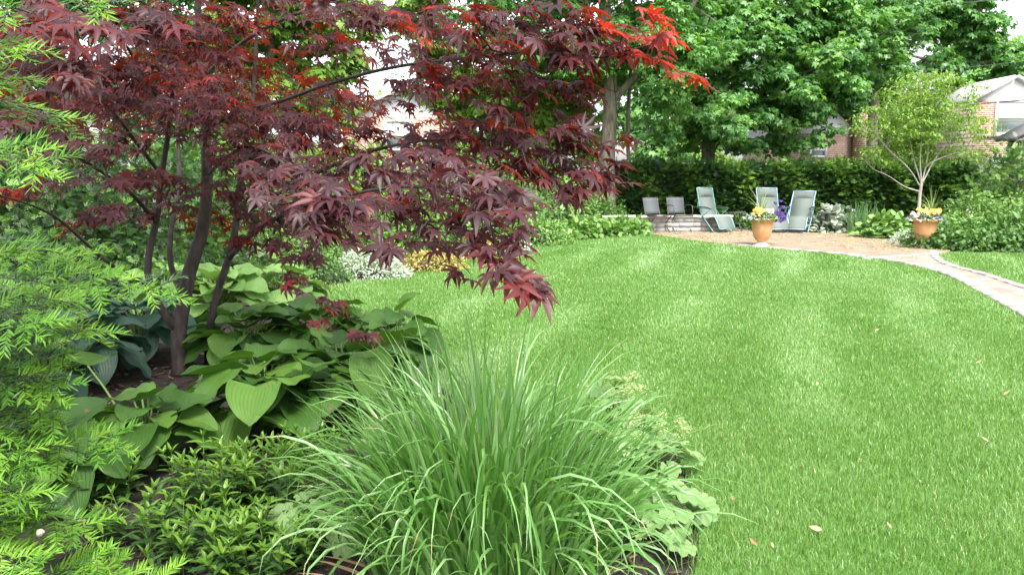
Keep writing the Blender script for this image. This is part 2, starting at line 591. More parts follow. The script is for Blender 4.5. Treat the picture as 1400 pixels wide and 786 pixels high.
OV = [t_oval(.5, .06, .1), t_oval(.55, .08, .3), t_oval(.45, .05, .5)]
LANCE = [t_oval(.30, .05, .1, .4), t_oval(.34, .06, .35, .4), t_oval(.28, .07, .6, .42)]
ROUND = [t_oval(.85, .08, .15, .5), t_oval(.95, .1, .35, .5)]


def t_quad(w=.5):
    v = np.array([(0, 0, 0), (-w / 2, .5, .06), (0, .5, 0), (w / 2, .5, .06), (0, 1, -.1)], float)
    return v, [np.array([(0, 2, 1, 1), (0, 3, 2, 2)])[:, :3], np.array([(1, 2, 4), (2, 3, 4)])]


QD = [t_quad(.5), t_quad(.65)]


def t_needlespray(pairs=5, seed=0):
    r = np.random.default_rng(seed)
    V, F = [], []
    for i in range(pairs * 2 + 1):
        k = i // 2
        y0 = .1 + .8 * k / pairs
        s = (-1) ** i if i < pairs * 2 else 0
        l = .42 * (1 - .35 * k / pairs)
        ang = s * (1.0 + r.uniform(-.15, .15))
        d = np.array([math.sin(ang), math.cos(ang), r.uniform(-.1, .2)])
        px = np.array([math.cos(ang), -math.sin(ang), 0]) * .055
        b = np.array([0, y0 if s else .9, 0])
        n = len(V)
        V += [b - px * .5, b + px * .5, b + d * l * .6 + px, b + d * l, b + d * l * .6 - px]
        F.append((n, n + 1, n + 2, n + 3, n + 4))
    n = len(V)
    V += [np.array([-.012, 0, 0]), np.array([.012, 0, 0]), np.array([.012, .95, 0]), np.array([-.012, .95, 0])]
    return np.array(V), [np.array(F), np.array([(n, n + 1, n + 2, n + 3)])]


NS = [t_needlespray(5, i) for i in range(3)]


def t_needle():
    v = np.array([(-.055, 0, 0), (.055, 0, 0), (-.065, .5, .02), (.065, .5, .02), (0, 1, -.03), (0, .5, 0)], float)
    return v, [np.array([(0, 1, 3, 2)]), np.array([(2, 3, 4)])]


NDL = t_needle()


def t_hosta(L=1.0, W=.78, bend=.8, cup=.25, wave=.03, seed=0, nu=13, nv=13):
    r = np.random.default_rng(seed)
    u = np.linspace(0, 1, nu) ** 1.15
    v = np.linspace(-1, 1, nv)
    Um, Vm = np.meshgrid(u, v, indexing='ij')
    q = np.clip(Um, 0, 1) ** .55
    w = .5 * W * np.clip(4 * q * (1 - q), 0, 1) ** (.50 + .45 * Um ** 2)
    x = Vm * w
    back = 2.1 * Um * np.exp(-Um / .13) * np.abs(Vm) ** 1.6 * 1.9
    y = Um - back * .55
    ph = r.uniform(0, 6.28)
    z = cup * (x / W) ** 2 * 2 + wave * np.sin(5 * PI * Um + ph) * np.abs(Vm) ** 2 * np.sign(Vm + 1e-6) * r.choice([-1, 1])
    z = z - .02 * np.exp(-(Vm / .1) ** 2)
    # bend along the length
    th = bend * y
    yy = np.where(abs(bend) > 1e-3, np.sin(th) / bend, y) - 0 * z
    zz = z * np.cos(th) - (1 - np.cos(th)) / bend
    yy = yy + z * np.sin(th)
    V = np.stack([x, yy, zz], -1).reshape(-1, 3) * L
    uv = np.stack([Um, Vm, np.zeros_like(Um)], -1).reshape(-1, 3)
    return V, [grid_faces(nu, nv)], uv


HL = [t_hosta(1, .90 + .03 * (i % 3), b, c, w, seed=i) for i, (b, c, w) in enumerate([(.6, .25, .02), (.9, .12, .035), (.4, .42, .015), (.7, -.1, .04), (1.0, .2, .025)])]


def t_scallop(nl=9, depth=.14, cup=.2, seed=0):
    """rounded pleated leaf; the stalk joins at the origin, notch behind"""
    r = np.random.default_rng(seed)
    seg = nl * 4
    th = np.linspace(-PI * .93, PI * .93, seg + 1)
    rad = .5 * (1 - depth + depth * np.abs(np.sin((th + PI * .93) / (2 * PI * .93) * nl * PI)) ** .6) * (1 + .06 * np.cos(th))
    V, U = [(0, 0, 0)], []
    ph = r.uniform(0, 6)
    for s in (.35, .7, 1.0):
        for t, R_ in zip(th, rad):
            pl = .045 * s * math.cos((t + PI * .93) / (2 * PI * .93) * nl * 2 * PI)
            V.append((math.sin(t) * R_ * s, math.cos(t) * R_ * s, cup * (s * .5) ** 2 + pl * .8 + .05 * s * math.sin(2 * t + ph)))
    n = seg + 1
    tri = np.array([(0, 1 + i + 1, 1 + i) for i in range(seg)])
    q = []
    for k in range(2):
        b = 1 + k * n
        for i in range(seg):
            q.append((b + i, b + i + 1, b + n + i + 1, b + n + i))
    return np.array(V, float), [tri, np.array(q)]


SC = [t_scallop(9, .15, c, i) for i, c in enumerate((.25, .0, -.3))]


# ------------------------------------------------------------------ growing
def colonize(skel, parent, attr, step, kill, iters=200, seed=0, infl=9e9, jitter=.25):
    """space colonisation: grow branches from skeleton nodes to every attractor"""
    r = np.random.default_rng(seed)
    nodes = [np.asarray(p, float) for p in skel]
    par = list(parent)
    A = np.asarray(attr, float)
    alive = np.ones(len(A), bool)
    NP = np.array(nodes)
    d = np.linalg.norm(A[:, None] - NP[None], axis=2)
    near = d.argmin(1)
    dist = d.min(1)
    home = near.copy()
    cnt = {}
    for it in range(iters):
        alive &= ~(dist < kill)
        idx = np.where(alive & (dist < infl))[0]
        if len(idx) == 0:
            break
        acc = {}
        for i in idx:
            acc.setdefault(near[i], []).append(i)
        new, newp = [], []
        for n, ii in acc.items():
            if cnt.get(n, 0) >= 4:
                for i in ii:
                    alive[i] = False
                continue
            v = nrm(A[ii] - nodes[n]).mean(0)
            if np.linalg.norm(v) < .25:
                v = nrm(A[ii[0]] - nodes[n])
            v = nrm(nrm(v) + r.normal(size=3) * jitter * .5)
            new.append(nodes[n] + v * step)
            newp.append(n)
            cnt[n] = cnt.get(n, 0) + 1
        if not new:
            break
        base = len(nodes)
        nodes += new
        par += newp
        NN = np.array(new)
        ids = np.where(alive)[0]
        if len(ids):
            dd = np.linalg.norm(A[ids][:, None] - NN[None], axis=2)
            m = dd.argmin(1)
            dm = dd[np.arange(len(ids)), m]
            b = dm < dist[ids]
            near[ids[b]] = base + m[b]
            dist[ids[b]] = dm[b]
    return np.array(nodes), np.array(par), near


def branch_mesh(nodes, par, r_tip, expo, base_r=None, skel_r=None, min_draw=0.0, sides_big=9, sides_small=5):
    n = len(nodes)
    kids = [[] for _ in range(n)]
    for i, p in enumerate(par):
        if p >= 0:
            kids[p].append(i)
    tips = np.zeros(n)
    for i in range(n - 1, -1, -1):
        if not kids[i]:
            tips[i] = max(tips[i], 1)
        if par[i] >= 0:
            tips[par[i]] += tips[i]
    rad = r_tip * tips ** expo
    if base_r:
        k = math.log(base_r / r_tip) / math.log(max(tips.max(), 2))
        rad = r_tip * tips ** k
    if skel_r is not None:
        for i, v in enumerate(skel_r):
            rad[i] = max(v, 0.5 * r_tip)
    mb = MB()
    done = set()
    starts = [i for i in range(n) if par[i] < 0]
    stack = [(s, None) for s in starts]
    while stack:
        s, frm = stack.pop()
        path = [] if frm is None else [frm]
        c = s
        while True:
            path.append(c)
            if not kids[c]:
                break
            ks = sorted(kids[c], key=lambda q: -rad[q])
            for q in ks[1:]:
                stack.append((q, c))
            c = ks[0]
        if len(path) < 2:
            continue
        pts = nodes[path].copy()
        rr = rad[path].copy()
        if frm is not None:
            rr[0] = min(rr[0], rr[1] * 1.15)
        if rr.max() < min_draw:
            continue
        if len(pts) > 4:      # smooth kinks
            pts[1:-1] = .25 * pts[:-2] + .5 * pts[1:-1] + .25 * pts[2:]
        mb.tube(pts, rr, sides_big if rr.max() > .02 else sides_small)
    return mb, rad


def resample(pts, step):
    pts = np.asarray(pts, float)
    # Catmull-Rom through the given points
    P0 = np.vstack([2 * pts[0] - pts[1], pts, 2 * pts[-1] - pts[-2]])
    out = []
    for i in range(len(pts) - 1):
        a, b, c, d = P0[i:i + 4]
        m = max(2, int(np.linalg.norm(c - b) / step))
        for t in np.linspace(0, 1, m, endpoint=False):
            out.append(.5 * ((2 * b) + (-a + c) * t + (2 * a - 5 * b + 4 * c - d) * t * t + (-a + 3 * b - 3 * c + d) * t ** 3))
    out.append(pts[-1])
    return np.array(out)


def skeleton(stems, step=.08):
    """stems: list of (points, r0, r1, attach index of stem or None) -> nodes, parents, radii"""
    N_, P_, R_ = [], [], []
    for pts, r0, r1, att in stems:
        q = resample(pts, step)
        if att is None:
            prev = -1
        else:
            prev = int(np.linalg.norm(np.array(N_) - q[0], axis=1).argmin())
            q = q[1:]
        for i, p in enumerate(q):
            N_.append(p)
            P_.append(prev)
            R_.append(r0 + (r1 - r0) * i / max(1, len(q) - 1))
            prev = len(N_) - 1
    return N_, P_, R_


# ================================================================== SETTING
def poly_sheet(name, pts, z, mat, kind='structure'):
    mb = MB()
    pts = np.asarray(pts, float)
    v = np.c_[pts[:, :2], np.full(len(pts), z)]
    mb.add(v, np.arange(len(v))[None])
    o = obj(name, mb, mat)
    import bmesh
    bm = bmesh.new()
    bm.from_mesh(o.data)
    bmesh.ops.triangulate(bm, faces=bm.faces[:])
    for f in bm.faces:
        if f.normal.z < 0:
            f.normal_flip()
    bm.to_mesh(o.data)
    bm.free()
    o['kind'] = kind
    return o


def inpoly(p, poly):
    x, y = p[:, 0], p[:, 1]
    ins = np.zeros(len(p), bool)
    n = len(poly)
    for i in range(n):
        x1, y1 = poly[i][:2]
        x2, y2 = poly[(i + 1) % n][:2]
        c = ((y1 > y) != (y2 > y)) & (x < (x2 - x1) * (y - y1) / (y2 - y1 + 1e-12) + x1)
        ins ^= c
    return ins


def curve2(pts, step=.25):
    return resample([np.r_[p[:2], 0] for p in pts], step)


# ground: one sheet to the horizon
mb = MB()
mb.add([(-900, -60, 0), (900, -60, 0), (900, 1500, 0), (-900, 1500, 0)], np.array([[0, 1, 2, 3]]))
tag(obj('ground', mb, M['far_ground']), kind='structure')
# planting beds of dark mulch
poly_sheet('mulch_bed', [(-9, -3), (1.2, -3), (1.2, 3), (4.5, 19), (22, 17), (22, 27), (-9, 27)], .006, M['soil'])

bed_edge = [G(*q) for q in [(905, 1100), (925, 900), (955, 760), (950, 690), (930, 635), (890, 595), (800, 580), (700, 575), (620, 545), (575, 500), (540, 455), (475, 420),
                            (440, 408), (438, 398), (480, 388), (560, 375), (640, 358), (700, 344), (760, 334), (830, 326), (885, 321)]]
lawn_right = [G(*q) for q in [(885, 321), (940, 329), (1000, 336.5), (1060, 342), (1137, 348.6), (1223, 360), (1286, 376), (1337, 402), (1371, 421), (1405, 441), (1520, 510), (1700, 640)]]
be = curve2(bed_edge)
lr = curve2(lawn_right)
lawn_poly = np.vstack([be, lr[1:], [[7.5, 1.5, 0], [7.5, -2, 0], [be[0][0], -2, 0]]])
poly_sheet('lawn', lawn_poly, .014, M['lawn_base'])

# patio and path
patio_front = [G(*q) for q in [(830, 318), (885, 321), (940, 329), (1000, 336.5), (1060, 342), (1137, 348.6), (1223, 360), (1262, 366)]]
pf = curve2(patio_front)
patio_back = [G(*q) for q in [(1300, 344), (1265, 339), (1240, 333), (1200, 325), (1160, 320), (1120, 317.5), (1060, 315), (960, 314), (830, 312)]]
patio_poly = np.vstack([pf, curve2(patio_back)])
poly_sheet('patio', patio_poly, .022, M['patio'])
path_left = [G(*q) for q in [(1223, 360), (1286, 376), (1337, 402), (1371, 421), (1405, 441), (1520, 510), (1700, 640)]]
path_right = [G(*q) for q in [(1281, 346), (1284, 352), (1292, 359), (1312, 367), (1354, 378), (1400, 393), (1520, 432), (1700, 500)]]
pl, pr = curve2(path_left), curve2(path_right)
poly_sheet('path', np.vstack([pl, pr[::-1]]), .026, M['path'])


def kerb(name, line, width, h, mat, side=1, seg=.42):
    """row of low edging stones along a line"""
    line = resample(line, .1)
    s = np.r_[0, np.cumsum(np.linalg.norm(np.diff(line, axis=0), axis=1))]
    mb = MB()
    x = 0
    r = np.random.default_rng(3)
    while x < s[-1] - .1:
        x2 = min(x + seg * r.uniform(.85, 1.15), s[-1])
        t = np.linspace(x + .006, x2 - .006, 3)
        c = np.stack([np.interp(t, s, line[:, i]) for i in range(3)], -1)
        d = nrm(np.gradient(c, axis=0))
        nn = np.stack([-d[:, 1], d[:, 0], 0 * d[:, 0]], -1) * side
        hh = h * r.uniform(.9, 1.08)
        ring = []
        for k in range(3):
            a, b = c[k] + nn[k] * .005, c[k] + nn[k] * width
            ring += [a + [0, 0, 0], a + [0, 0, hh - .008] + nn[k] * 0, a + nn[k] * .01 + [0, 0, hh], b - nn[k] * .01 + [0, 0, hh], b + [0, 0, hh - .008], b]
        f = []
        for k in range(2):
            for j in range(5):
                q = k * 6 + j
                f.append((q, q + 6, q + 7, q + 1) if side > 0 else (q, q + 1, q + 7, q + 6))
        e = [(0, 1, 2, 3, 4, 5), (17, 16, 15, 14, 13, 12)]
        mb.add(np.array(ring), [np.array(f), np.array(e)], r.uniform())
        x = x2
    o = obj(name, mb, mat)
    o['kind'] = 'structure'
    return o


kerb('path_kerb', [G(*q) for q in [(1000, 336.5), (1060, 342), (1137, 348.6), (1223, 360), (1286, 376), (1337, 402), (1371, 421), (1405, 441), (1520, 510), (1700, 640)]], .20, .045, M['kerb'], 1)
kerb('path_kerb', [G(*q) for q in [(1281, 346), (1284, 352), (1292, 359), (1312, 367), (1354, 378), (1400, 393), (1520, 432), (1700, 500)]], .14, .045, M['kerb'], -1)
kerb('patio_kerb', [G(*q) for q in [(1172, 355), (1200, 353.5), (1230, 351.5), (1282, 347)]], .14, .05, M['kerb'], -1)

# small lawn beyond the path
lawn2_poly = np.vstack([pr[::1], [G(1700, 352), G(1400, 349), G(1340, 347), G(1300, 345)]])
poly_sheet('side_lawn', lawn2_poly, .016, M['lawn_base'])


# grass blades on both lawns
def grass_blades(name, poly, zones, seed):
    r = np.random.default_rng(seed)
    mb = MB()
    for y0, y1, dens, hgt, wid in zones:
        xmax = .72 * y1 + 2.4
        x0, x1 = poly[:, 0].min(), min(poly[:, 0].max(), xmax)
        n = int((x1 - x0) * (y1 - y0) * dens)
        p = np.c_[r.uniform(x0, x1, n), r.uniform(y0, y1, n), np.full(n, .014)]
        p = p[(np.abs(p[:, 0]) < .70 * p[:, 1] + 2.2)]
        p = p[inpoly(p + r.normal(size=p.shape) * .035, poly)]
        n = len(p)
        # mowing passes: strips running away from the camera, each combed its own way
        strip = np.sin((p[:, 0] - .33 * p[:, 1]) * 2 * PI / 1.25 + .25 * noise3(p, 1.2, 8)) * np.clip(.35 + .9 * noise3(p, .9, 12), 0, 1.3)
        patch = noise3(p, .9, 4) + .6 * noise3(p, 3.2, 5)
        a = r.uniform(0, 2 * PI, n)
        lean = np.abs(r.normal(.35, .25, n)) + .12 * np.clip(strip, 0, 1)
        dirv = np.stack([np.cos(a), np.sin(a) + .5 * strip, 0 * a], -1)
        dirv = nrm(dirv)
        h = hgt * r.uniform(.6, 1.25, n) * (1 + .12 * patch)
        w = wid * r.uniform(.7, 1.3, n)
        sd = np.stack([-dirv[:, 1], dirv[:, 0], 0 * a], -1)
        rot = r.uniform(-.9, .9, n)[:, None]
        sd = nrm(sd * np.cos(rot) + dirv * np.sin(rot)) * w[:, None] / 2
        up = np.array([0, 0, 1.])
        mid = p + up * (h * .55)[:, None] + dirv * (h * lean * .35)[:, None]
        tip = p + up * (h * np.clip(1 - .35 * lean, .35, 1))[:, None] + dirv * (h * lean)[:, None]
        V = np.stack([p - sd, p + sd, mid - sd * .8, mid + sd * .8, tip], 1).reshape(-1, 3)
        o = (np.arange(n) * 5)[:, None]
        val = np.clip(.40 + .14 * patch + .19 * np.clip(strip, -.2, 1) + r.normal(0, .17, n), 0, .95)
        val[r.uniform(size=n) < .010 + .05 * np.clip(noise3(p, 2.1, 15) - .35, 0, 1)] = 1.0
        mb.add(V, [np.array([[0, 1, 3, 2]]) + o, np.array([[2, 3, 4]]) + o], np.repeat(val, 5))
    o = obj(name, mb, M['lawn_blade'])
    o['kind'] = 'stuff'
    return o


GZ = [(1.0, 3.6, 17000, .042, .0026), (3.6, 5.2, 13500, .042, .0029), (5.2, 7.5, 8000, .043, .0037), (7.5, 11, 4000, .044, .0051),
      (11, 15.5, 2100, .045, .0070), (15.5, 21, 1100, .047, .0095)]
tag(grass_blades('grass', lawn_poly, GZ, 1), 'short bright green mown lawn grass with paler strips', 'grass')
tag(grass_blades('grass', lawn2_poly, [(7, 15, 1500, .05, .009)], 2), 'short lawn grass beyond the curved brick path', 'grass')


# mulch chips on the beds near the camera
def chips():
    r = np.random.default_rng(5)
    mb = MB()
    n = 9000
    p = np.c_[r.uniform(-4.5, 1.3, n), r.uniform(2.0, 9.5, n), np.full(n, .012)]
    keep = ~inpoly(p, lawn_poly)
    p = p[keep]
    n = len(p)
    p[:, 2] += r.uniform(0, .02, n)
    a = r.uniform(0, 2 * PI, n)
    d = np.stack([np.cos(a), np.sin(a), r.normal(0, .22, n)], -1)
    R = frames(d, np.array([0, 0, 1.]) + r.normal(0, .3, (n, 3)))
    v = np.array([[x, y, z] for x in (-.11, .11) for y in (-.5, .5) for z in (-.05, .05)])
    f = np.array([[0, 1, 3, 2], [4, 6, 7, 5], [0, 4, 5, 1], [2, 3, 7, 6], [0, 2, 6, 4], [1, 5, 7, 3]])
    mb.inst((v, [f]), p, R, r.uniform(.02, .065, n), np.clip(r.beta(1.3, 2.6, n), 0, 1))
    return tag(obj('mulch', mb, M['chip']), 'dark shredded bark mulch with pale chips under the maple', 'mulch', kind='stuff')


chips()


def litter():
    r = np.random.default_rng(6)
    mb = MB()
    n = 9000
    p = np.c_[r.uniform(2.5, 11, n), r.uniform(13.5, 20.5, n), np.full(n, .03)]
    p = p[inpoly(p, patio_poly)]
    k = noise3(p, .8, 9) + .5 * (p[:, 1] - 16.5) / 2
    p = p[k + r.normal(0, .4, len(p)) > .1]
    n = len(p)
    a = r.uniform(0, 2 * PI, n)
    d = np.stack([np.cos(a), np.sin(a), 0 * a], -1)
    mb.inst(OV[0], p, frames(d, np.array([0, 0, 1.]) + r.normal(0, .2, (n, 3))), r.uniform(.03, .06, n), r.uniform(0, 1, n))
    return tag(obj('litter', mb, M['litter']), 'yellow green tree flowers littering the brick patio', 'litter', kind='stuff')


litter()

# ================================================================== JAPANESE MAPLE
TY = 5.85


def maple():
    base = G(246, 514)
    t = thing('japanese_maple', 'wide spreading Japanese maple with dark red purple leaves over the hostas', 'tree', tuple(base))
    S = []
    S.append(([base - [0, 0, .03], P(247, 490, TY), P(243, 455, TY), P(252, 410, TY), P(258, 372, TY), P(275, 325, TY + .05), P(283, 260, TY + .05), P(281, 180, TY + .1), P(276, 110, TY + .1),
               P(272, 40, TY), P(268, -60, TY), P(262, -170, TY)], .064, .010, None))
    S.append(([P(243, 455, TY), P(222, 425, TY - .1), P(204, 392, TY - .2), P(202, 350, TY - .2), P(214, 305, TY - .1), P(221, 240, TY - .1), P(233, 160, TY - .2), P(236, 90, TY - .4), P(225, 0, TY - .7), P(215, -90, TY - .9)], .030, .007, 0))
    S.append(([P(252, 410, TY), P(238, 380, TY + .1), P(231, 345, TY + .15), P(236, 300, TY + .3), P(245, 240, TY + .6), P(240, 150, TY + .9), P(230, 60, TY + 1.2), P(225, -60, TY + 1.3)], .022, .007, 0))
    b2 = G(284, 500)
    S.append(([b2 - [0, 0, .03], P(288, 440, 5.95), P(298, 395, 5.95), P(314, 352, 5.9), P(324, 300, 5.9), P(330, 230, 6.0), P(345, 140, 6.1), P(350, 60, 6.2), P(355, -60, 6.2)], .034, .008, None))
    # right limbs
    S.append(([P(314, 352, 5.9), P(342, 322, 5.5), P(388, 293, 4.9), P(440, 275, 4.3), P(500, 262, 3.8), P(570, 255, 3.3), P(650, 275, 2.9)], .020, .004, 0))
    S.append(([P(324, 300, 5.9), P(352, 280, 5.6), P(400, 255, 5.2), P(470, 220, 4.6), P(560, 195, 4.0), P(660, 190, 3.6), P(750, 205, 3.4)], .017, .004, 0))
    S.append(([P(281, 180, TY + .1), P(320, 155, 5.7), P(380, 140, 5.3), P(450, 115, 4.8), P(540, 92, 4.3), P(640, 80, 3.8), P(740, 70, 3.5), P(840, 85, 3.4)], .017, .004, 0))
    S.append(([P(276, 110, TY + .1), P(310, 75, 5.7), P(360, 40, 5.4), P(430, 10, 5.0), P(520, -20, 4.5), P(640, -20, 3.9), P(760, 5, 3.5)], .016, .004, 0))
    S.append(([P(283, 240, TY + .05), P(310, 215, 5.6), P(340, 200, 5.0), P(370, 210, 4.2), P(400, 235, 3.4), P(430, 255, 2.8)], .013, .004, 0))
    # left limbs
    S.append(([P(204, 385, TY - .2), P(165, 372, 5.3), P(125, 340, 5.1), P(92, 309, 4.9), P(53, 284, 4.6), P(-20, 262, 4.2)], .014, .004, 0))
    S.append(([P(214, 305, TY - .1), P(180, 265, 5.3), P(150, 243, 4.9), P(120, 223, 4.5), P(75, 198, 4.0), P(0, 155, 3.4)], .015, .004, 0))
    S.append(([P(221, 240, TY - .1), P(190, 200, 5.2), P(160, 160, 4.6), P(110, 110, 3.8), P(60, 70, 3.1)], .015, .004, 0))
    S.append(([P(233, 160, TY - .2), P(200, 110, 5.0), P(170, 60, 4.3), P(120, 20, 3.6), P(60, -20, 3.1)], .013, .004, 0))
    sk, sp_, sr = skeleton(S, .10)
    # leaf layers: (px, py, distance, half width px, half height px, weight)
    pads = [
        # near right tiers
        (430, 258, 2.65, 95, 26, 1.), (375, 232, 2.9, 60, 18, .9), (470, 300, 2.55, 75, 28, 1.0), (530, 330, 2.7, 60, 12, .6), (455, 315, 2.6, 45, 12, .7),
        (560, 230, 2.9, 80, 24, 1.), (645, 240, 2.8, 95, 32, 1.1), (690, 280, 2.6, 65, 28, 1.1), (640, 305, 2.75, 75, 25, 1.), (680, 335, 2.55, 45, 20, 1.2),
        (665, 345, 2.5, 35, 18, .7), (690, 368, 2.45, 30, 12, 2.), (708, 388, 2.42, 14, 6, 2.2), (728, 402, 2.4, 14, 4, 2.6), (735, 404, 2.38, 8, 3, 5), (600, 330, 3.4, 70, 22, .7), (640, 370, 3.0, 25, 10, .8), (560, 285, 3.3, 70, 28, .9),
        (770, 235, 3.3, 75, 36, 1.1), (800, 195, 3.3, 45, 25, 1.1), (725, 165, 3.3, 80, 32, 1.), (650, 175, 3.5, 75, 30, 1.), (790, 270, 3.3, 50, 16, 1.),
        (830, 245, 3.4, 30, 18, .9), (860, 190, 3.5, 24, 6, .9), (700, 215, 3.4, 90, 25, 1.), (850, 228, 3.5, 35, 6, .8), (710, 330, 2.6, 26, 8, .9),
        # upper right
        (700, 30, 3.3, 110, 38, 1.2), (790, 25, 3.3, 70, 30, 1.1), (835, 60, 3.4, 45, 20, 1.3), (885, 22, 3.2, 28, 12, 1.5), (885, 80, 3.4, 50, 12, 1.4), (935, 103, 3.4, 34, 4, 1.5), (905, 50, 3.3, 24, 8, .9), (880, 55, 3.4, 30, 10, .9),
        (600, 45, 3.7, 90, 38, 1.1), (625, 115, 3.6, 75, 30, 1.1), (705, 100, 3.5, 85, 30, 1.1), (790, 120, 3.5, 45, 28, 1.1), (760, 70, 3.4, 70, 30, 1.1), (560, 130, 4.2, 40, 30, .5),
        # middle
        (450, 15, 4.2, 90, 25, 1.), (520, 25, 4.2, 60, 24, .9), (430, 60, 4.6, 50, 18, .5), (410, 160, 4.6, 70, 26, 1.1), (350, 180, 5.1, 60, 32, 1.), (440, 205, 4.3, 85, 22, 1.1), (350, 215, 4.9, 70, 28, 1.),
        (520, 185, 4.2, 60, 16, .6), (500, 250, 4.2, 80, 22, 1.0), (400, 240, 4.8, 80, 25, .9), (330, 265, 5.3, 60, 24, .9), (470, 130, 5.5, 70, 18, .5), (560, 75, 5.2, 60, 14, .4),
        # left
        (50, 15, 3.1, 90, 24, 1.1), (100, 45, 2.7, 80, 22, 1.1), (200, 25, 3.5, 90, 30, 1.1), (55, 95, 3.1, 80, 26, 1.1), (160, 95, 3.7, 90, 32, 1.1), (250, 55, 4.3, 80, 38, 1.), (310, 20, 4.3, 60, 26, 1.),
        (175, 140, 4.1, 80, 26, 1.1), (45, 125, 2.6, 45, 16, 1.0), (60, 165, 3.1, 70, 16, .9), (260, 150, 5.1, 60, 40, .9), (190, 190, 5.2, 70, 20, .7), (120, 150, 5.2, 90, 22, .9), (220, 110, 5.4, 80, 36, .9),
        (30, 165, 2.4, 26, 10, .9), (150, 290, 3.5, 34, 16, .9), (185, 240, 3.9, 44, 16, .9), (25, 262, 5.6, 50, 16, .9), (115, 305, 5.6, 40, 14, .8), (100, 245, 5.2, 60, 18, .5), (240, 262, 5.5, 45, 22, .7), (285, 300, 6.2, 50, 20, .6), (30, 215, 5, 50, 14, .6),
        (300, 90, 6.2, 70, 40, .5), (205, 290, 5.6, 34, 14, .6),
        (20, 60, 4.6, 70, 50, .8), (120, 200, 4.6, 60, 20, .8), (320, 130, 5.6, 60, 40, .6), (480, 60, 4.8, 70, 20, .6), (590, 190, 3.9, 60, 26, .8), (600, 260, 3.2, 60, 22, .8), (430, 290, 3.0, 80, 22, .9),
        # low hanging dark sprays
        (395, 330, 4.8, 40, 12, .9), (420, 352, 4.7, 32, 10, .9), (345, 332, 5.1, 34, 12, .8), (400, 385, 4.6, 26, 9, .9), (450, 415, 4.5, 28, 8, 1.), (485, 455, 4.3, 24, 7, 1.1), (440, 440, 4.4, 22, 6, .9), (380, 300, 5.0, 60, 16, .9),
        # far side and above the frame
        (150, 120, 7.4, 150, 70, .35), (330, 110, 7.4, 120, 70, .3), (480, 160, 7, 120, 60, .25), (120, -70, 3.8, 220, 50, .8), (380, -90, 4.8, 240, 60, .6), (650, -60, 3.8, 200, 40, .8), (300, -200, 5.6, 260, 60, .6), (840, -35, 3.5, 70, 22, .9), (-90, 80, 3.4, 90, 80, .6), (-90, 220, 4.2, 80, 40, .5),
    ]
    r = np.random.default_rng(11)
    A, OUT = [], []
    tc = P(260, 300, TY)
    for px, py, Y, rx, ry, wt in pads:
        c = P(px, py, Y)
        lpx = .062 / Y * FPX
        n = max(3, int(wt * (5.9 if px > 560 else 7.3) * rx * ry / (lpx * lpx) + 2))
        u = r.normal(size=(n, 3))
        u = nrm(u) * (r.uniform(size=(n, 1)) ** (1 / 2.4))
        sx, sz = rx * Y / FPX, ry * Y / FPX
        sy = min(max(sx, .12), .55)
        q = u * [sx, sy, sz * .85]
        o = nrm(np.r_[(c - tc)[:2], 0])
        q[:, 2] -= (q[:, :2] @ o[:2]) * .30           # layers droop outward
        A.append(c + q)
        OUT.append(np.repeat(o[None], n, 0))
    A = np.vstack(A)
    OUT = np.vstack(OUT)
    nodes, par, near = colonize(sk, sp_, A, .085, .075, 140, seed=2, jitter=.35)
    bm, rad = branch_mesh(nodes, par, .0017, .42, skel_r=None)
    # skeleton keeps its designed thickness
    rs = np.array(sr)
    bm, rad = branch_mesh(nodes, par, .0016, .36, skel_r=rs)
    obj('trunk', bm, M['bark'], t, smooth=True)
    # leaves on petioles
    D = np.linalg.norm(A[:, None] - nodes[None, len(sk):], axis=2)
    near = len(sk) + D.argmin(1)
    n = len(A)
    fromn = nodes[near]
    pd = A - fromn
    pl_ = np.linalg.norm(pd, axis=1)
    ok = pl_ < .35
    A, OUT, fromn = A[ok], OUT[ok], fromn[ok]
    n = len(A)
    az = r.normal(0, .75, n)
    d = np.stack([OUT[:, 0] * np.cos(az) - OUT[:, 1] * np.sin(az), OUT[:, 0] * np.sin(az) + OUT[:, 1] * np.cos(az), -np.abs(r.normal(.28, .28, n))], -1)
    nn = np.array([0, 0, 1.]) + r.normal(0, .35, (n, 3)) + OUT * .25
    R = frames(d, nn)
    size = .078 * np.clip(r.normal(1, .2, n), .5, 1.4)
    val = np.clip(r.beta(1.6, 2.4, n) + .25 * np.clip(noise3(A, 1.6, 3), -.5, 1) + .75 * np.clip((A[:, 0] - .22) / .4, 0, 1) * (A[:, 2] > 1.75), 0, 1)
    cm = MB()
    pick = r.integers(0, len(JM), n)
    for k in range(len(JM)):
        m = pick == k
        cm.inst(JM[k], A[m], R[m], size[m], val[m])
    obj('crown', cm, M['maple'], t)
    pm = MB()
    pmid = (A + fromn) / 2 + [0, 0, .008]
    for i in range(n):
        pm.tube([fromn[i], pmid[i], A[i]], .0011, 3, cap=False)
    obj('leaf_stalks', pm, M['twig_red'], t)
    return t


maple()


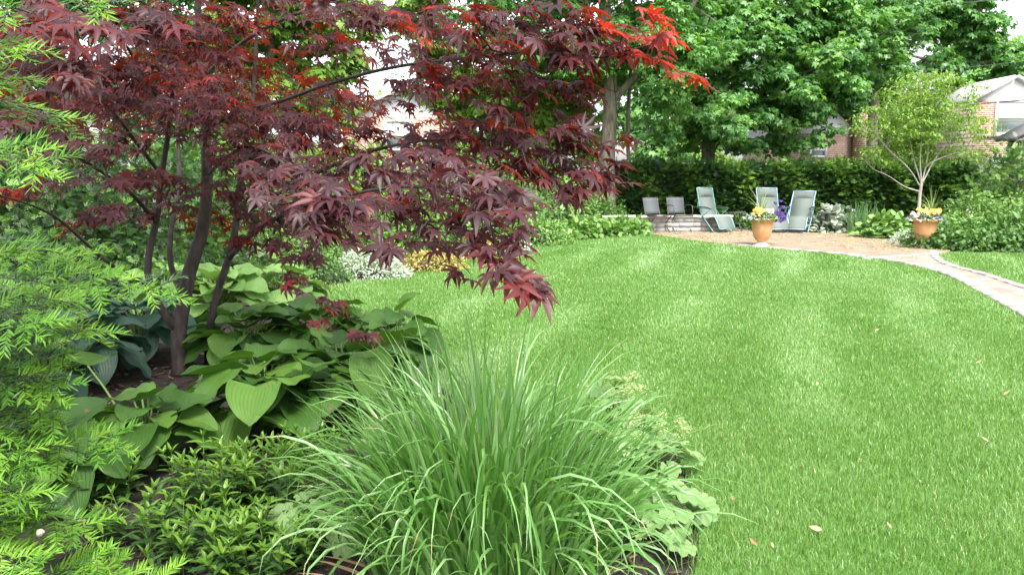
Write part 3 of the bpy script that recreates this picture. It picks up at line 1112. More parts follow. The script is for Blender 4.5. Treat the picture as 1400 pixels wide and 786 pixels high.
# ================================================================== YEW (left foreground)
def yew():
    base = np.array([-1.95, 2.15, 0.])
    t = thing('yew_shrub', 'yew shrub with bright lime new needles along the picture\'s left edge', 'shrub', tuple(base))
    r = np.random.default_rng(21)
    sprays = []   # (base point, tip point)
    hero = [((85, -50), (150, 20), 1.75), ((-60, -5), (28, 28), 1.7), ((-60, 50), (48, 80), 1.65), ((-60, 100), (28, 125), 1.7), ((0, 135), (105, 182), 1.8), ((-50, 200), (85, 238), 1.6),
            ((-40, 330), (130, 365), 2.0), ((60, 375), (262, 405), 2.0), ((0, 380), (160, 400), 1.9), ((-20, 400), (110, 425), 1.8), ((30, 440), (150, 468), 1.85), ((-30, 480), (110, 500), 1.9),
            ((-40, 500), (95, 545), 1.75), ((0, 560), (90, 575), 1.8), ((30, 610), (182, 610), 1.85), ((-40, 590), (60, 640), 1.7), ((0, 690), (135, 735), 1.75), ((-30, 720), (60, 700), 1.7), ((20, 760), (190, 790), 1.75), ((-40, 660), (50, 690), 1.65),
            ((60, 790), (150, 770), 1.7), ((-40, 750), (60, 790), 1.6), ((-30, 350), (60, 350), 1.75), ((-20, 420), (60, 460), 1.7), ((110, 800), (235, 805), 1.85), ((-40, 600), (70, 590), 1.9), ((-40, 640), (40, 660), 1.85), ((-30, 530), (80, 520), 1.85)]
    for (a, b, Y) in hero:
        sprays.append((P(a[0], a[1], Y + .08), P(b[0], b[1], Y), 1.0))
    for i in range(112):
        py = r.uniform(385, 840)
        lim = 40 + 40 * math.sin(py / 60)
        px = r.uniform(-140, lim * .7)
        Y = r.uniform(1.7, 2.5)
        a = P(px - 70, py - 12, Y + .1)
        b = P(px + 50, py + r.uniform(-5, 35), Y)
        sprays.append((a, b, r.uniform(0, .8)))
    for i in range(2):
        py = r.uniform(-60, 300)
        px = r.uniform(-220, -120)
        Y = r.uniform(1.7, 2.4)
        sprays.append((P(px - 60, py - 12, Y + .1), P(px + 40, py + 20, Y), r.uniform(.3, 1)))
    new, old, wood = MB(), MB(), MB()
    NP_, ND_, NN_, NS_, NV_ = [], [], [], [], []
    OP_, OD_, ON_, OS_, OV_ = [], [], [], [], []

    def shoot(p0, p1, is_new, up, val):
        L_ = np.linalg.norm(p1 - p0)
        sag = np.array([0, 0, -.12 * L_])
        k = max(8, int(L_ / .0028))
        s = np.linspace(.04, 1, k)[:, None]
        c = p0 + (p1 - p0) * s + sag * (s ** 2) + np.array([0, 0, .12 * L_]) * s * (1 - s) * 1.5
        d = nrm(p1 - p0)
        sd = nrm(np.cross(d, up))
        un = np.cross(sd, d)
        side = np.where(np.arange(k) % 2 == 0, 1, -1)[:, None]
        ang = (1.02 - .45 * s) + r.normal(0, .20, (k, 1))
        dd = d * np.cos(ang) + sd * side * np.sin(ang) + un * r.normal(.18, .28, (k, 1))
        ln = (.033 if is_new else .026) * (1 - .35 * np.abs(s[:, 0] - .5) * 1.2) * r.uniform(.85, 1.15, k)
        T = (NP_, ND_, NN_, NS_, NV_) if is_new else (OP_, OD_, ON_, OS_, OV_)
        T[0].append(c), T[1].append(dd), T[2].append(np.repeat(un[None], k, 0) + r.normal(0, .15, (k, 3))), T[3].append(ln), T[4].append(np.clip(val + r.normal(0, .15, k), 0, 1))
        wood.tube(c[[0, k // 2, k - 1]], [.0016, .0013, .0008], 4, cap=False)

    for (a, b, br) in sprays:
        up = nrm(np.array([0, 0, 1.]) + r.normal(0, .25, 3) + np.array([.1, -.5, 0]))
        L_ = np.linalg.norm(b - a)
        d = nrm(b - a)
        sd = nrm(np.cross(d, up))
        # old axis
        shoot(a, a + (b - a) * .62, False, up, r.uniform(0, 1))
        shoot(a + (b - a) * .58, b, br > .25, up, r.uniform(.3, 1))
        ns = int(4 + L_ / .05)
        for j in range(ns):
            s = .12 + .8 * j / ns
            sg = 1 if j % 2 else -1
            q = a + (b - a) * s + np.array([0, 0, .015 * s])
            l = (.055 + .05 * r.uniform()) * (1.1 - .4 * s)
            ang = .85 + r.normal(0, .1)
            dd = d * math.cos(ang) + sd * sg * math.sin(ang) + np.array([0, 0, r.normal(-.05, .12)])
            shoot(q, q + dd * l, r.uniform() < .04 + .85 * br ** 2, up, r.uniform(.2, 1))
        # wood back to the shrub's stems
        hub = base + np.array([r.uniform(-.1, .1), r.uniform(-.15, .15), max(.15, a[2] - r.uniform(.15, .4))])
        mid = hub * .45 + a * .55 + np.array([0, 0, .02])
        wood.tube(resample([hub, mid, a], .15), np.linspace(.006, .002, len(resample([hub, mid, a], .15))), 5, cap=False)
    top = max(s[0][2] for s in sprays)
    wood.tube(resample([base, base + [.05, .02, .6], base + [-.03, .05, 1.3], base + [.02, 0, top]], .15), np.linspace(.035, .01, len(resample([base, base + [.05, .02, .6], base + [-.03, .05, 1.3], base + [.02, 0, top]], .15))), 8)
    for mbx, T in ((new, (NP_, ND_, NN_, NS_, NV_)), (old, (OP_, OD_, ON_, OS_, OV_))):
        p, d, nn, s, v = [np.concatenate(x) for x in T]
        mbx.inst(NDL, p, frames(d, nn), s, v)
    obj('branches', wood, M['bark'], t)
    obj('new_needles', new, M['yew_new'], t)
    obj('old_needles', old, M['yew_old'], t)


yew()


# ================================================================== HOSTAS
def hosta(base, n, L_, spread, height, mat, label, seed, group=None, extra=()):
    r = np.random.default_rng(seed)
    base = np.asarray(base, float)
    t = thing('hosta', label, 'plant', tuple(base), group)
    lm, sm = MB(), MB()
    for i in range(n):
        f = (i + .5) / n
        az = i * 2.39996 + r.normal(0, .25)
        rad = spread * (f ** .6) * r.uniform(.75, 1.1)
        h = height * (1.02 - .55 * f ** 1.5) * r.uniform(.85, 1.12)
        o = np.array([math.cos(az), math.sin(az), 0])
        tip = base + o * rad * .62 + [0, 0, h]
        size = L_ * (.72 + .38 * f) * r.uniform(.8, 1.12)
        pitch = r.normal(.55 - .95 * f, .22)
        d = o * math.cos(pitch) + np.array([0, 0, math.sin(pitch)])
        nn = np.array([0, 0, 1.]) * math.cos(pitch) - o * math.sin(pitch) + r.normal(0, .22, 3)
        T = HL[r.integers(len(HL))]
        lm.inst(T, tip[None], frames(d[None], nn[None]), [size], [r.uniform()])
        p1 = base + o * rad * .22 + [0, 0, h * .6]
        q = resample([base + o * .03, p1, tip], .06)
        sm.tube(q, np.linspace(.009, .005, len(q)) * (L_ / .28), 6, a=r.uniform(), cap=False)
    for (pt, az, pitch, size) in extra:          # leaves that stand out in the photograph
        o = np.array([math.cos(az), math.sin(az), 0])
        d = o * math.cos(pitch) + np.array([0, 0, math.sin(pitch)])
        nn = np.array([0, 0, 1.]) * math.cos(pitch) - o * math.sin(pitch) + r.normal(0, .08, 3)
        lm.inst(HL[r.integers(3)], np.asarray(pt)[None], frames(d[None], nn[None]), [size], [r.uniform(.5, .9)])
        q = resample([base, (base * .4 + np.asarray(pt) * .6) + [0, 0, .04], np.asarray(pt)], .06)
        sm.tube(q, np.linspace(.009, .005, len(q)), 6, cap=False)
    obj('leaves', lm, mat, t, smooth=True)
    obj('stalks', sm, M['stalk'], t)
    return t


hosta(G(365, 588), 46, .32, .56, .40, M['hosta'], 'large green heart-leaved hosta in front of the maple\'s second stem', 31,
      extra=[(P(352, 528, 4.1), -1.45, -.30, .29), (P(318, 505, 4.25), -2.3, -.3, .31), (P(395, 520, 4.3), -1.2, .6, .29), (P(430, 500, 4.4), -1.3, .5, .29), (P(283, 560, 4.2), -2.3, -.5, .25)])
hosta(G(475, 570), 46, .31, .58, .42, M['hosta'], 'large green hosta at the lawn edge behind the arching grass', 32,
      extra=[(P(543, 470, 4.6), -1.3, .8, .27), (P(500, 480, 4.5), -.9, -.3, .27), (P(505, 490, 4.4), -1.4, -.9, .24)])
hosta(G(340, 505), 40, .30, .54, .42, M['hosta'], 'green hosta just behind the maple stems', 33)
hosta(G(440, 495), 40, .29, .58, .42, M['hosta'], 'green hosta under the low dark red maple sprays', 34)
hosta(G(545, 515), 26, .25, .42, .46, M['hosta'], 'green hosta nearest the lawn, leaves standing above the grass tuft', 35)
hosta(G(205, 640), 26, .29, .38, .34, M['hosta'], 'low green hosta in shade left of the maple trunk', 36,
      extra=[(P(225, 565, 4.1), -1.3, -.6, .27), (P(165, 560, 4.0), -1.7, -.5, .27), (P(120, 500, 4.4), 1.6, .2, .26)])
hosta(G(90, 670), 22, .29, .40, .36, M['hosta'], 'green hosta half hidden behind the lime yew tips', 37)
hosta(G(110, 525), 24, .36, .55, .42, M['hosta_blue'], 'blue green hosta in the shade behind the yew', 38)
hosta(G(195, 490), 26, .36, .55, .44, M['hosta_blue'], 'blue green hosta close behind the maple trunk', 39)
hosta(G(30, 560), 22, .34, .5, .44, M['hosta_blue'], 'blue green hosta at the far left under the yew', 40)
hosta(G(300, 435), 30, .36, .60, .46, M['hosta_lime'], 'pale lime hosta seen between the maple stems', 41)
hosta(G(385, 425), 28, .34, .60, .42, M['hosta_lime'], 'pale lime hosta right of the maple stems', 42)
hosta(G(235, 422), 26, .34, .60, .46, M['hosta_lime'], 'pale lime hosta left of the maple\'s thickest stem', 43)


# ================================================================== ARCHING GRASS CLUMP
def sedge():
    base = G(668, 822)
    t = thing('ornamental_grass', 'tall arching clump of ornamental grass in front of the lawn', 'grass clump', tuple(base))
    r = np.random.default_rng(51)
    mb = MB()
    n = 1300
    K = 12
    az = r.uniform(0, 2 * PI, n)
    ro = np.sqrt(r.uniform(0, 1, n))
    p0 = base + np.stack([np.cos(az) * ro * .36, np.sin(az) * ro * .30, 0 * az], -1)
    az = az + r.normal(0, .5, n)
    Ln = r.uniform(.56, 1.10, n) * (1.04 - .26 * ro ** 2)
    th0 = np.clip(r.normal(.06, .09, n) + .24 * ro ** 2, -.1, 1.0)      # start lean from vertical
    curl = np.clip(r.gamma(2.0, .75, n), .12, 3.4) * (.65 + .55 * ro)
    w = r.uniform(.009, .021, n)
    s = np.linspace(0, 1, K)
    th = th0[:, None] + curl[:, None] * s[None] ** 3.0
    ds = (Ln / (K - 1))[:, None]
    hx = np.cumsum(np.sin(th) * ds, 1) - np.sin(th[:, :1]) * ds
    hz = np.cumsum(np.cos(th) * ds, 1) - np.cos(th[:, :1]) * ds
    hz = np.maximum(hz, .01 + .02 * r.uniform(size=(n, 1)))
    o = np.stack([np.cos(az), np.sin(az), 0 * az], -1)
    sd = np.stack([-np.sin(az), np.cos(az), 0 * az], -1)
    tw = (r.normal(0, .25, n)[:, None] + r.normal(0, .5, n)[:, None] * s[None])
    c = p0[:, None] + o[:, None] * hx[..., None] + np.array([0, 0, 1.]) * hz[..., None] + sd[:, None] * (r.normal(0, .06, n)[:, None] * s[None] ** 1.5)[..., None]
    tang_n = np.stack([-np.cos(th) * np.cos(az)[:, None], -np.cos(th) * np.sin(az)[:, None], np.sin(th)], -1)
    wp = w[:, None] * np.clip(np.minimum(.55 + 2.2 * s, 1.0)[None] * (1 - s[None] ** 3.0) + .02, 0, 1)
    side = sd[:, None] * np.cos(tw)[..., None] + tang_n * np.sin(tw)[..., None]
    nrmv = tang_n * np.cos(tw)[..., None] - sd[:, None] * np.sin(tw)[..., None]
    Lp = c - side * wp[..., None] / 2 + nrmv * (wp * .18)[..., None]
    Rp = c + side * wp[..., None] / 2 + nrmv * (wp * .18)[..., None]
    V = np.stack([Lp, c, Rp], 2).reshape(n, -1, 3)
    f = grid_faces(K, 3)
    off = (np.arange(n) * K * 3)[:, None, None]
    val = np.clip(r.beta(2, 2.4, n), 0, .93)
    vv = np.repeat(val[:, None], K, 1)
    dry = r.uniform(size=n) < .07
    vv[dry, -2:] = 1.0
    mb.add(V.reshape(-1, 3), (f[None] + off).reshape(-1, 4), np.repeat(vv.ravel(), 3))
    # dry straw low in the clump
    m = 160
    a2 = r.uniform(0, 2 * PI, m)
    o2 = np.stack([np.cos(a2), np.sin(a2), 0 * a2], -1)
    b2 = base + o2 * (np.sqrt(r.uniform(size=(m, 1))) * .42)
    e2 = o2 + r.normal(0, .4, (m, 3)) * [1, 1, 0] + np.array([0, 0, .5]) * r.uniform(0, 1.6, (m, 1))
    sm = MB()
    sm.inst(t_oval(.05, .01, .35), b2, frames(e2, np.array([0, 0, 1.]) + r.normal(0, .3, (m, 3))), r.uniform(.12, .32, m), r.uniform(0, 1, m))
    obj('dry_straw', sm, M['brownleaf'], t)
    obj('blades', mb, M['sedge'], t, smooth=True)


sedge()


# ================================================================== LADY'S MANTLE round the clump
def mantle(base, n, spread, h, size, label, seed, flowers=0):
    r = np.random.default_rng(seed)
    base = np.asarray(base, float)
    t = thing('ladys_mantle', label, 'plant', tuple(base), 'pale scalloped plants beside the arching grass')
    lm, sm = MB(), MB()
    for i in range(n):
        az = i * 2.39996 + r.normal(0, .3)
        f = ((i + .5) / n) ** .55
        o = np.array([math.cos(az), math.sin(az), 0])
        p = base + o * spread * f + [0, 0, h * (1.05 - .7 * f ** 2) * r.uniform(.8, 1.1)]
        nn = np.array([0, 0, 1.]) + o * (.2 + .7 * f) + r.normal(0, .25, 3)
        d = o + r.normal(0, .3, 3) - [0, 0, .3]
        lm.inst(SC[r.integers(3)], p[None], frames(d[None], nn[None]), [size * r.uniform(.65, 1.2)], [r.uniform()])
        q = resample([base + o * .02, base + o * spread * f * .5 + [0, 0, p[2] * .75], p], .05)
        sm.tube(q, .0022, 4, cap=False)
    obj('leaves', lm, M['mantle'], t)
    if flowers:
        for i in range(flowers):
            fm = MB()
            az = r.uniform(0, 2 * PI)
            o = np.array([math.cos(az), math.sin(az), 0]) * spread * r.uniform(.2, 1.0)
            top = base + o + [0, 0, h * r.uniform(.95, 1.2)]
            q = resample([base + o * .2, base + o * .7 + [0, 0, h * .8], top], .05)
            sm.tube(q, .0016, 4, cap=False)
            k = 90
            c = top + r.normal(0, 1, (k, 3)) * [.016, .016, .011]
            fm.inst(QD[0], c, frames(r.normal(0, 1, (k, 3)), np.array([0, 0, 1.]) + r.normal(0, .6, (k, 3))), r.uniform(.012, .020, k), r.uniform(0, 1, k))
            obj('flower_head', fm, M['mantle_flower'], t)
    obj('stalks', sm, M['stalk'], t)


mantle(G(893, 735), 26, .25, .22, .16, 'pale scalloped plant overhanging the bare soil beside the lawn', 61)
mantle(G(880, 655), 28, .24, .28, .15, 'pale scalloped plant with lime flowers where grass clump meets lawn', 62, 7)
mantle(G(835, 600), 24, .22, .30, .13, 'pale scalloped plant with lime flowers behind the right side of the grass clump', 63, 9)
mantle(G(430, 740), 20, .20, .18, .13, 'pale scalloped plant between the low pointed leaves and the grass clump', 64)
mantle(G(560, 630), 18, .24, .26, .13, 'pale scalloped plant peeping out left behind the grass clump', 65)


# ================================================================== LOW POINTED-LEAF PLANTS
def lance_plant(base, nst, spread, h, label, seed):
    r = np.random.default_rng(seed)
    base = np.asarray(base, float)
    t = thing('leafy_plant', label, 'plant', tuple(base), 'low pointed-leaf plants')
    lm, tm, sm = MB(), MB(), MB()
    for i in range(nst):
        az = i * 2.4 + r.normal(0, .4)
        f = ((i + .5) / nst) ** .5
        o = np.array([math.cos(az), math.sin(az), 0])
        p0 = base + o * spread * f * r.uniform(.8, 1.05)
        hh = h * r.uniform(.65, 1.15)
        p1 = p0 + o * hh * r.uniform(.05, .35) + [r.normal(0, .02), r.normal(0, .02), hh]
        q = resample([p0, (p0 + p1) / 2 + [0, 0, .02], p1], .03)
        sm.tube(q, .0018, 4, cap=False)
        k = 7
        for j in range(k):
            s = .25 + .75 * j / (k - 1)
            c = p0 + (p1 - p0) * s
            a0 = j * 1.7 + r.uniform(0, 1)
            top = s > .9
            for m in range(4 if top else 2):
                aa = a0 + m * (PI if not top else PI / 2)
                oo = np.array([math.cos(aa), math.sin(aa), 0])
                el = (1.15 if top else .55 - .3 * (1 - s)) + r.normal(0, .18)
                d = oo * math.cos(el) + np.array([0, 0, math.sin(el)])
                nn = np.array([0, 0, 1.]) * math.cos(el) - oo * math.sin(el) + r.normal(0, .15, 3)
                (tm if s > .86 else lm).inst(LANCE[r.integers(3)], c[None], frames(d[None], nn[None]), [(.05 if top else .074) * r.uniform(.8, 1.2)], [r.uniform()])
    obj('leaves', lm, M['lance'], t)
    obj('new_leaves', tm, M['lance_top'], t)
    obj('stems', sm, M['stalk'], t)


lance_plant(G(300, 690), 38, .22, .24, 'low plant of pointed leaves in front of the large hosta leaf', 71)
lance_plant(G(375, 690), 34, .20, .23, 'low plant of pointed leaves beside the arching grass', 72)
lance_plant(G(290, 760), 34, .22, .17, 'low plant of pointed leaves in the bottom corner of the bed', 73)
lance_plant(G(370, 780), 26, .20, .15, 'low plant of pointed leaves under the grass clump\'s left blades', 74)
lance_plant(G(185, 740), 16, .16, .16, 'sparse pointed-leaf shoots near the snail on the yew', 75)
lance_plant(G(130, 690), 12, .16, .16, 'sparse pointed-leaf shoots in deep shade below the low hosta', 76)
lance_plant(G(430, 640), 16, .16, .20, 'pointed-leaf shoots in the dark gap between hosta and grass clump', 77)


# ================================================================== GENERIC SHRUBS
def mound(name, label, cat, base, rx, ry, h, n, tmpl, size, mat, seed, group=None, rough=.22, stems=True, upb=.6, shell=.35, clump=0, nfreq=3.0):
    r = np.random.default_rng(seed)
    base = np.asarray(base, float)
    if clump:
        nc = max(3, n // clump)
        u = nrm(r.normal(size=(nc, 3)))
        u[:, 2] = np.abs(u[:, 2])
    else:
        u = nrm(r.normal(size=(n, 3)))
        u[:, 2] = np.abs(u[:, 2])
    k = 1 + rough * noise3(u * nfreq, 1.0, seed)
    rr = (1 - shell * r.uniform(size=len(u)) ** 1.6)
    c = u * (k * rr)[:, None] * [rx, ry, h]
    nv = nrm(u / np.array([rx, ry, h]) * min(rx, h))
    if clump:
        val0 = np.repeat(r.uniform(0, 1, nc), clump)
        cs = size * 1.5
        c = np.repeat(c, clump, 0) + r.normal(0, 1, (nc * clump, 3)) * [cs, cs, cs * .5]
        nv = np.repeat(nv, clump, 0)
        u = np.repeat(u, clump, 0)
        val = np.clip(.55 * val0 + .45 * r.uniform(0, 1, nc * clump), 0, 1)
    else:
        val = r.uniform(0, 1, n)
    m = len(c)
    c[:, 2] = np.maximum(c[:, 2], .02)
    nn = nv * (1 - upb) + np.array([0, 0, upb]) + r.normal(0, .3, (m, 3))
    d = nv + r.normal(0, .6, (m, 3)) - np.array([0, 0, .25])
    R = frames(d, nn)
    s = size * r.uniform(.65, 1.25, m)
    t = thing(name, label, cat, tuple(base), group)
    lm = MB()
    pick = r.integers(0, len(tmpl), m)
    for q in range(len(tmpl)):
        w = pick == q
        lm.inst(tmpl[q], base + c[w], R[w], s[w], val[w])
    obj('foliage', lm, mat, t)
    if stems:
        sm = MB()
        for i in range(14):
            j = r.integers(m)
            q = resample([base + r.normal(0, .03, 3) * [1, 1, 0], base + c[j] * [.45, .45, .55], base + c[j] * .9], .15)
            sm.tube(q, np.linspace(.012, .004, len(q)), 5, cap=False)
        obj('stems', sm, M['bark'], t)
    return t


# behind the maple, left: dark yews with lime tips
mound('yew_shrub', 'broad dark yew behind the maple at the far left', 'shrub', G(40, 405), 1.5, 1.2, 1.9, 6500, NS, .13, M['yew_dark'], 101, rough=.2, clump=4, upb=.35)
mound('yew_shrub', 'dark yew with lime tips directly behind the maple stems', 'shrub', G(210, 385), 1.5, 1.2, 2.0, 6500, NS, .13, M['yew_dark'], 102, rough=.22, clump=4, upb=.35)
mound('yew_shrub', 'lime green yew filling the gap right of the maple stems', 'shrub', G(385, 350), 1.6, 1.4, 1.7, 4600, NS, .14, M['hedge_lime'], 103, rough=.2, clump=4, upb=.35)
mound('leafy_shrub', 'light green leafy shrub seen through the maple\'s hanging tiers', 'shrub', G(520, 338), 1.9, 1.4, 1.75, 5200, OV, .12, M['hedge_lime'], 104, clump=6)
mound('leafy_shrub', 'mid green leafy shrub behind the orange leaved plant', 'shrub', G(640, 328), 2.0, 1.5, 1.9, 5200, OV, .12, M['cover_mid'], 105, clump=6)
mound('leafy_shrub', 'pale green leafy shrub beside the big grey trunk', 'shrub', G(755, 316), 1.7, 1.4, 1.5, 4200, OV, .12, M['cover'], 106, clump=6)
mound('low_shrub', 'fine leaved green mound left of the white-edged plant', 'shrub', G(425, 385), .62, .5, .42, 2400, OV, .05, M['cover_mid'], 107)
mound('low_shrub', 'small green mound behind the lime hosta', 'shrub', G(455, 370), .8, .6, .5, 2600, OV, .055, M['cover'], 108)
mound('variegated_plant', 'white and green variegated mound at the curve of the lawn', 'plant', G(503, 380), .70, .45, .36, 2600, OV, .045, M['varieg'], 109)
mound('variegated_plant', 'small white variegated plant farther along the lawn edge', 'plant', G(692, 346), .55, .4, .28, 1100, OV, .055, M['varieg'], 110)
mound('golden_shrub', 'low golden orange leaved shrub under the maple tips', 'shrub', G(588, 370), .62, .4, .34, 1500, OV, .05, M['gold'], 111)
mound('golden_shrub', 'low golden leaved shrub right of the maple\'s lowest tip', 'shrub', G(655, 354), .7, .4, .38, 1500, OV, .055, M['gold'], 112)
mound('low_shrub', 'green mound filling the bed between golden shrubs', 'shrub', G(620, 352), .9, .6, .5, 2200, OV, .07, M['cover_mid'], 113)
mound('low_shrub', 'bright green mound behind the small variegated plant', 'shrub', G(715, 335), 1.0, .7, .6, 2400, OV, .08, M['cover'], 114)
for i, (px, py, lb) in enumerate([(745, 333, 'leftmost of the light green leafy mounds edging the far lawn'), (785, 329, 'light green mound edging the lawn, second from the golden shrub'), (822, 326, 'light green mound edging the lawn near the big trunk'), (853, 324, 'light green mound touching the stone seat wall')]):
    mound('edging_hosta', lb, 'plant', G(px, py) + [0, .45, 0], .75, .55, .42, 520, ROUND, .14, M['cover'], 120 + i, group='leafy mounds along the far lawn edge', stems=False)
mound('leafy_shrub', 'low green shrub at the foot of the big grey trunk', 'shrub', G(815, 316), .9, .7, .8, 2200, OV, .10, M['cover_mid'], 126, clump=5)

# right bed
mound('ground_cover', 'wide low mound of small round leaves beyond the side lawn', 'plant', G(1345, 343) + [0, .4, 0], 1.25, .8, .50, 3400, ROUND, .075, M['cover_mid'], 131)
mound('ground_cover', 'grassy green plant at the right end of the bed', 'plant', G(1412, 343) + [0, .4, 0], .8, .7, .55, 1800, LANCE, .22, M['cover_mid'], 132, upb=.2)
mound('leafy_shrub', 'light green leafy plant behind the small white lantern', 'shrub', G(1335, 322), .9, .6, .95, 2000, OV, .11, M['cover'], 133, clump=5)
mound('leafy_shrub', 'light green leafy plant at the right edge before the dark evergreen', 'shrub', G(1395, 322), .9, .6, 1.0, 2000, OV, .11, M['cover'], 134, clump=5)
mound('ground_cover', 'feathery green plant between lantern and right planter', 'plant', G(1300, 328), .8, .6, .6, 1800, LANCE, .16, M['cover'], 135, upb=.2)
mound('hosta', 'yellow green hosta left of the right planter', 'plant', G(1218, 327) + [0, .3, 0], .62, .5, .50, 420, ROUND, .17, M['hosta_lime'], 136, stems=False)
mound('variegated_plant', 'white-edged hosta beside the reclining chairs', 'plant', G(1142, 319) + [0, .3, 0], .62, .45, .60, 420, ROUND, .16, M['varieg'], 137, stems=False)
mound('variegated_plant', 'pale pink and white plant at the base of the right planter', 'plant', G(1240, 336) + [0, .2, 0], .26, .22, .30, 420, OV, .06, M['varieg'], 138, stems=False)
mound('low_shrub', 'low green plants under the side table', 'plant', G(1018, 314) + [0, .5, 0], .5, .35, .42, 600, OV, .09, M['cover_mid'], 139, stems=False)


def iris(base, n, h, label, seed, mat='iris', spread=.2):
    r = np.random.default_rng(seed)
    base = np.asarray(base, float)
    t = thing('iris_clump', label, 'plant', tuple(base))
    mb = MB()
    for i in range(n):
        p = base + r.normal(0, 1, 3) * [spread, spread * .6, 0]
        a = r.uniform(0, 6.28)
        hh = h * r.uniform(.6, 1.1)
        o = np.array([math.cos(a), math.sin(a), 0])
        q = np.array([p, p + o * .06 * hh + [0, 0, hh * .5], p + o * .25 * hh + [0, 0, hh]])
        sd = np.array([-o[1], o[0], 0]) * .016
        v = np.array([q[0] - sd * .7, q[0] + sd * .7, q[1] - sd, q[1] + sd, q[2]])
        mb.add(v, [np.array([[0, 1, 3, 2]]), np.array([[2, 3, 4]])], r.uniform())
    obj('blades', mb, M[mat], t)


iris(G(1186, 322) + [0, .3, 0], 90, .85, 'upright clump of pale sword leaves between the planters', 141)


# ================================================================== HEDGE, FENCE
def hedge(name, label, x0, x1, y0, y1, h, n, size, mat, seed, stems=True):
    r = np.random.default_rng(seed)
    base = np.array([(x0 + x1) / 2, (y0 + y1) / 2, 0])
    t = thing(name, label, 'hedge', tuple(base))
    # sprays over the front, top and ends, in tufts
    k = 5
    nc = n // k
    face = r.uniform(size=nc)
    c = np.c_[r.uniform(x0, x1, nc), r.uniform(y0, y1, nc), r.uniform(.05, h, nc)]
    front = face < .72
    top = ~front
    dep = np.abs(r.normal(0, .12, nc))
    c[front, 1] = y0 + dep[front]
    c[top, 2] = h - dep[top] * .8
    rel = noise3(c * [1, 0, 1], 1.7, seed)
    rel2 = noise3(c * [1, 0, 1], 4.5, seed + 1)
    c[front, 1] += -.10 * rel[front] - .07 * rel2[front]
    c[top, 2] += .07 * rel[top] + .04 * r.normal(size=top.sum())
    nv = np.where(front[:, None], np.array([0, -1., .35]), np.array([0, -.3, 1.]))
    val0 = np.clip(.35 + .35 * rel2 + r.normal(0, .22, nc), 0, 1)
    m = nc * k
    p = np.repeat(c, k, 0) + r.normal(0, size * .55, (m, 3))
    nv = np.repeat(nv, k, 0)
    d = nv + r.normal(0, .55, (m, 3)) * [1.3, .5, .6] - np.array([0, 0, .25])
    R = frames(d, np.array([0, 0, 1.]) + nv * .6 + r.normal(0, .4, (m, 3)))
    val = np.clip(np.repeat(val0, k) + r.normal(0, .12, m), 0, 1)
    lm = MB()
    pick = r.integers(0, 3, m)
    for q in range(3):
        w = pick == q
        lm.inst(NS[q], p[w], R[w], size * r.uniform(.7, 1.25, m)[w], val[w])
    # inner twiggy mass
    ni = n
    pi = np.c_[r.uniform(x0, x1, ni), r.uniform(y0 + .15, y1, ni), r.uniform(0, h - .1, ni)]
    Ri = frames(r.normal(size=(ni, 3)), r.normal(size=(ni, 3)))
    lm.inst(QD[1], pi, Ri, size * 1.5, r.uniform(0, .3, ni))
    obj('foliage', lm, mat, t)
    sm = MB()
    x = x0 + .3
    while x < x1:
        yy = (y0 + y1) / 2 + r.normal(0, .1)
        for b in range(3):
            sm.tube(resample([(x, yy, 0), (x + r.normal(0, .1), yy - .1, h * .5), (x + r.normal(0, .3), yy - .2 + r.normal(0, .15), h * .92)], .3), .018, 5, cap=False)
        x += r.uniform(.5, .8)
    obj('stems', sm, M['bark'], t)
    return t


HB = 22.6
hedge('hedge', 'long clipped dark yew hedge with lime tips behind the patio chairs', 2.7, 13.2, HB, HB + 1.1, 1.72, 15000, .16, M['hedge'], 151)
mound('evergreen_shrub', 'dark drooping evergreen at the right end of the hedge', 'shrub', (13.4, 21.2, 0), 1.7, 1.0, 1.95, 4500, NS, .17, M['hedge'], 152, clump=4, upb=.3)


def fence(xa, xb, y, h, label):
    t = thing('fence', label, 'fence', (xa, y, 0))
    bm = MB()
    x = xa
    r = np.random.default_rng(3)
    while x < xb:
        bm.box((x + .07, y + .03, h / 2 - .03), (.128, .02, h - .06), a=r.uniform())
        x += .14
    obj('boards', bm, M['wood_grey'], t)
    rm = MB()
    rm.box(((xa + xb) / 2, y - .0, h + .01), (xb - xa, .14, .07))
    rm.box(((xa + xb) / 2, y - .015, h - .16), (xb - xa, .04, .12))
    obj('rail', rm, M['wood_grey'], t)
    x = xa
    while x <= xb + .01:
        pm = MB()
        pm.box((x, y - .09, h / 2), (.10, .10, h))
        obj('post', pm, M['wood_grey'], t)
        x += 2.4


fence(2.9, 10.2, 24.6, 1.80, 'weathered grey board fence with flat top rail behind the hedge')


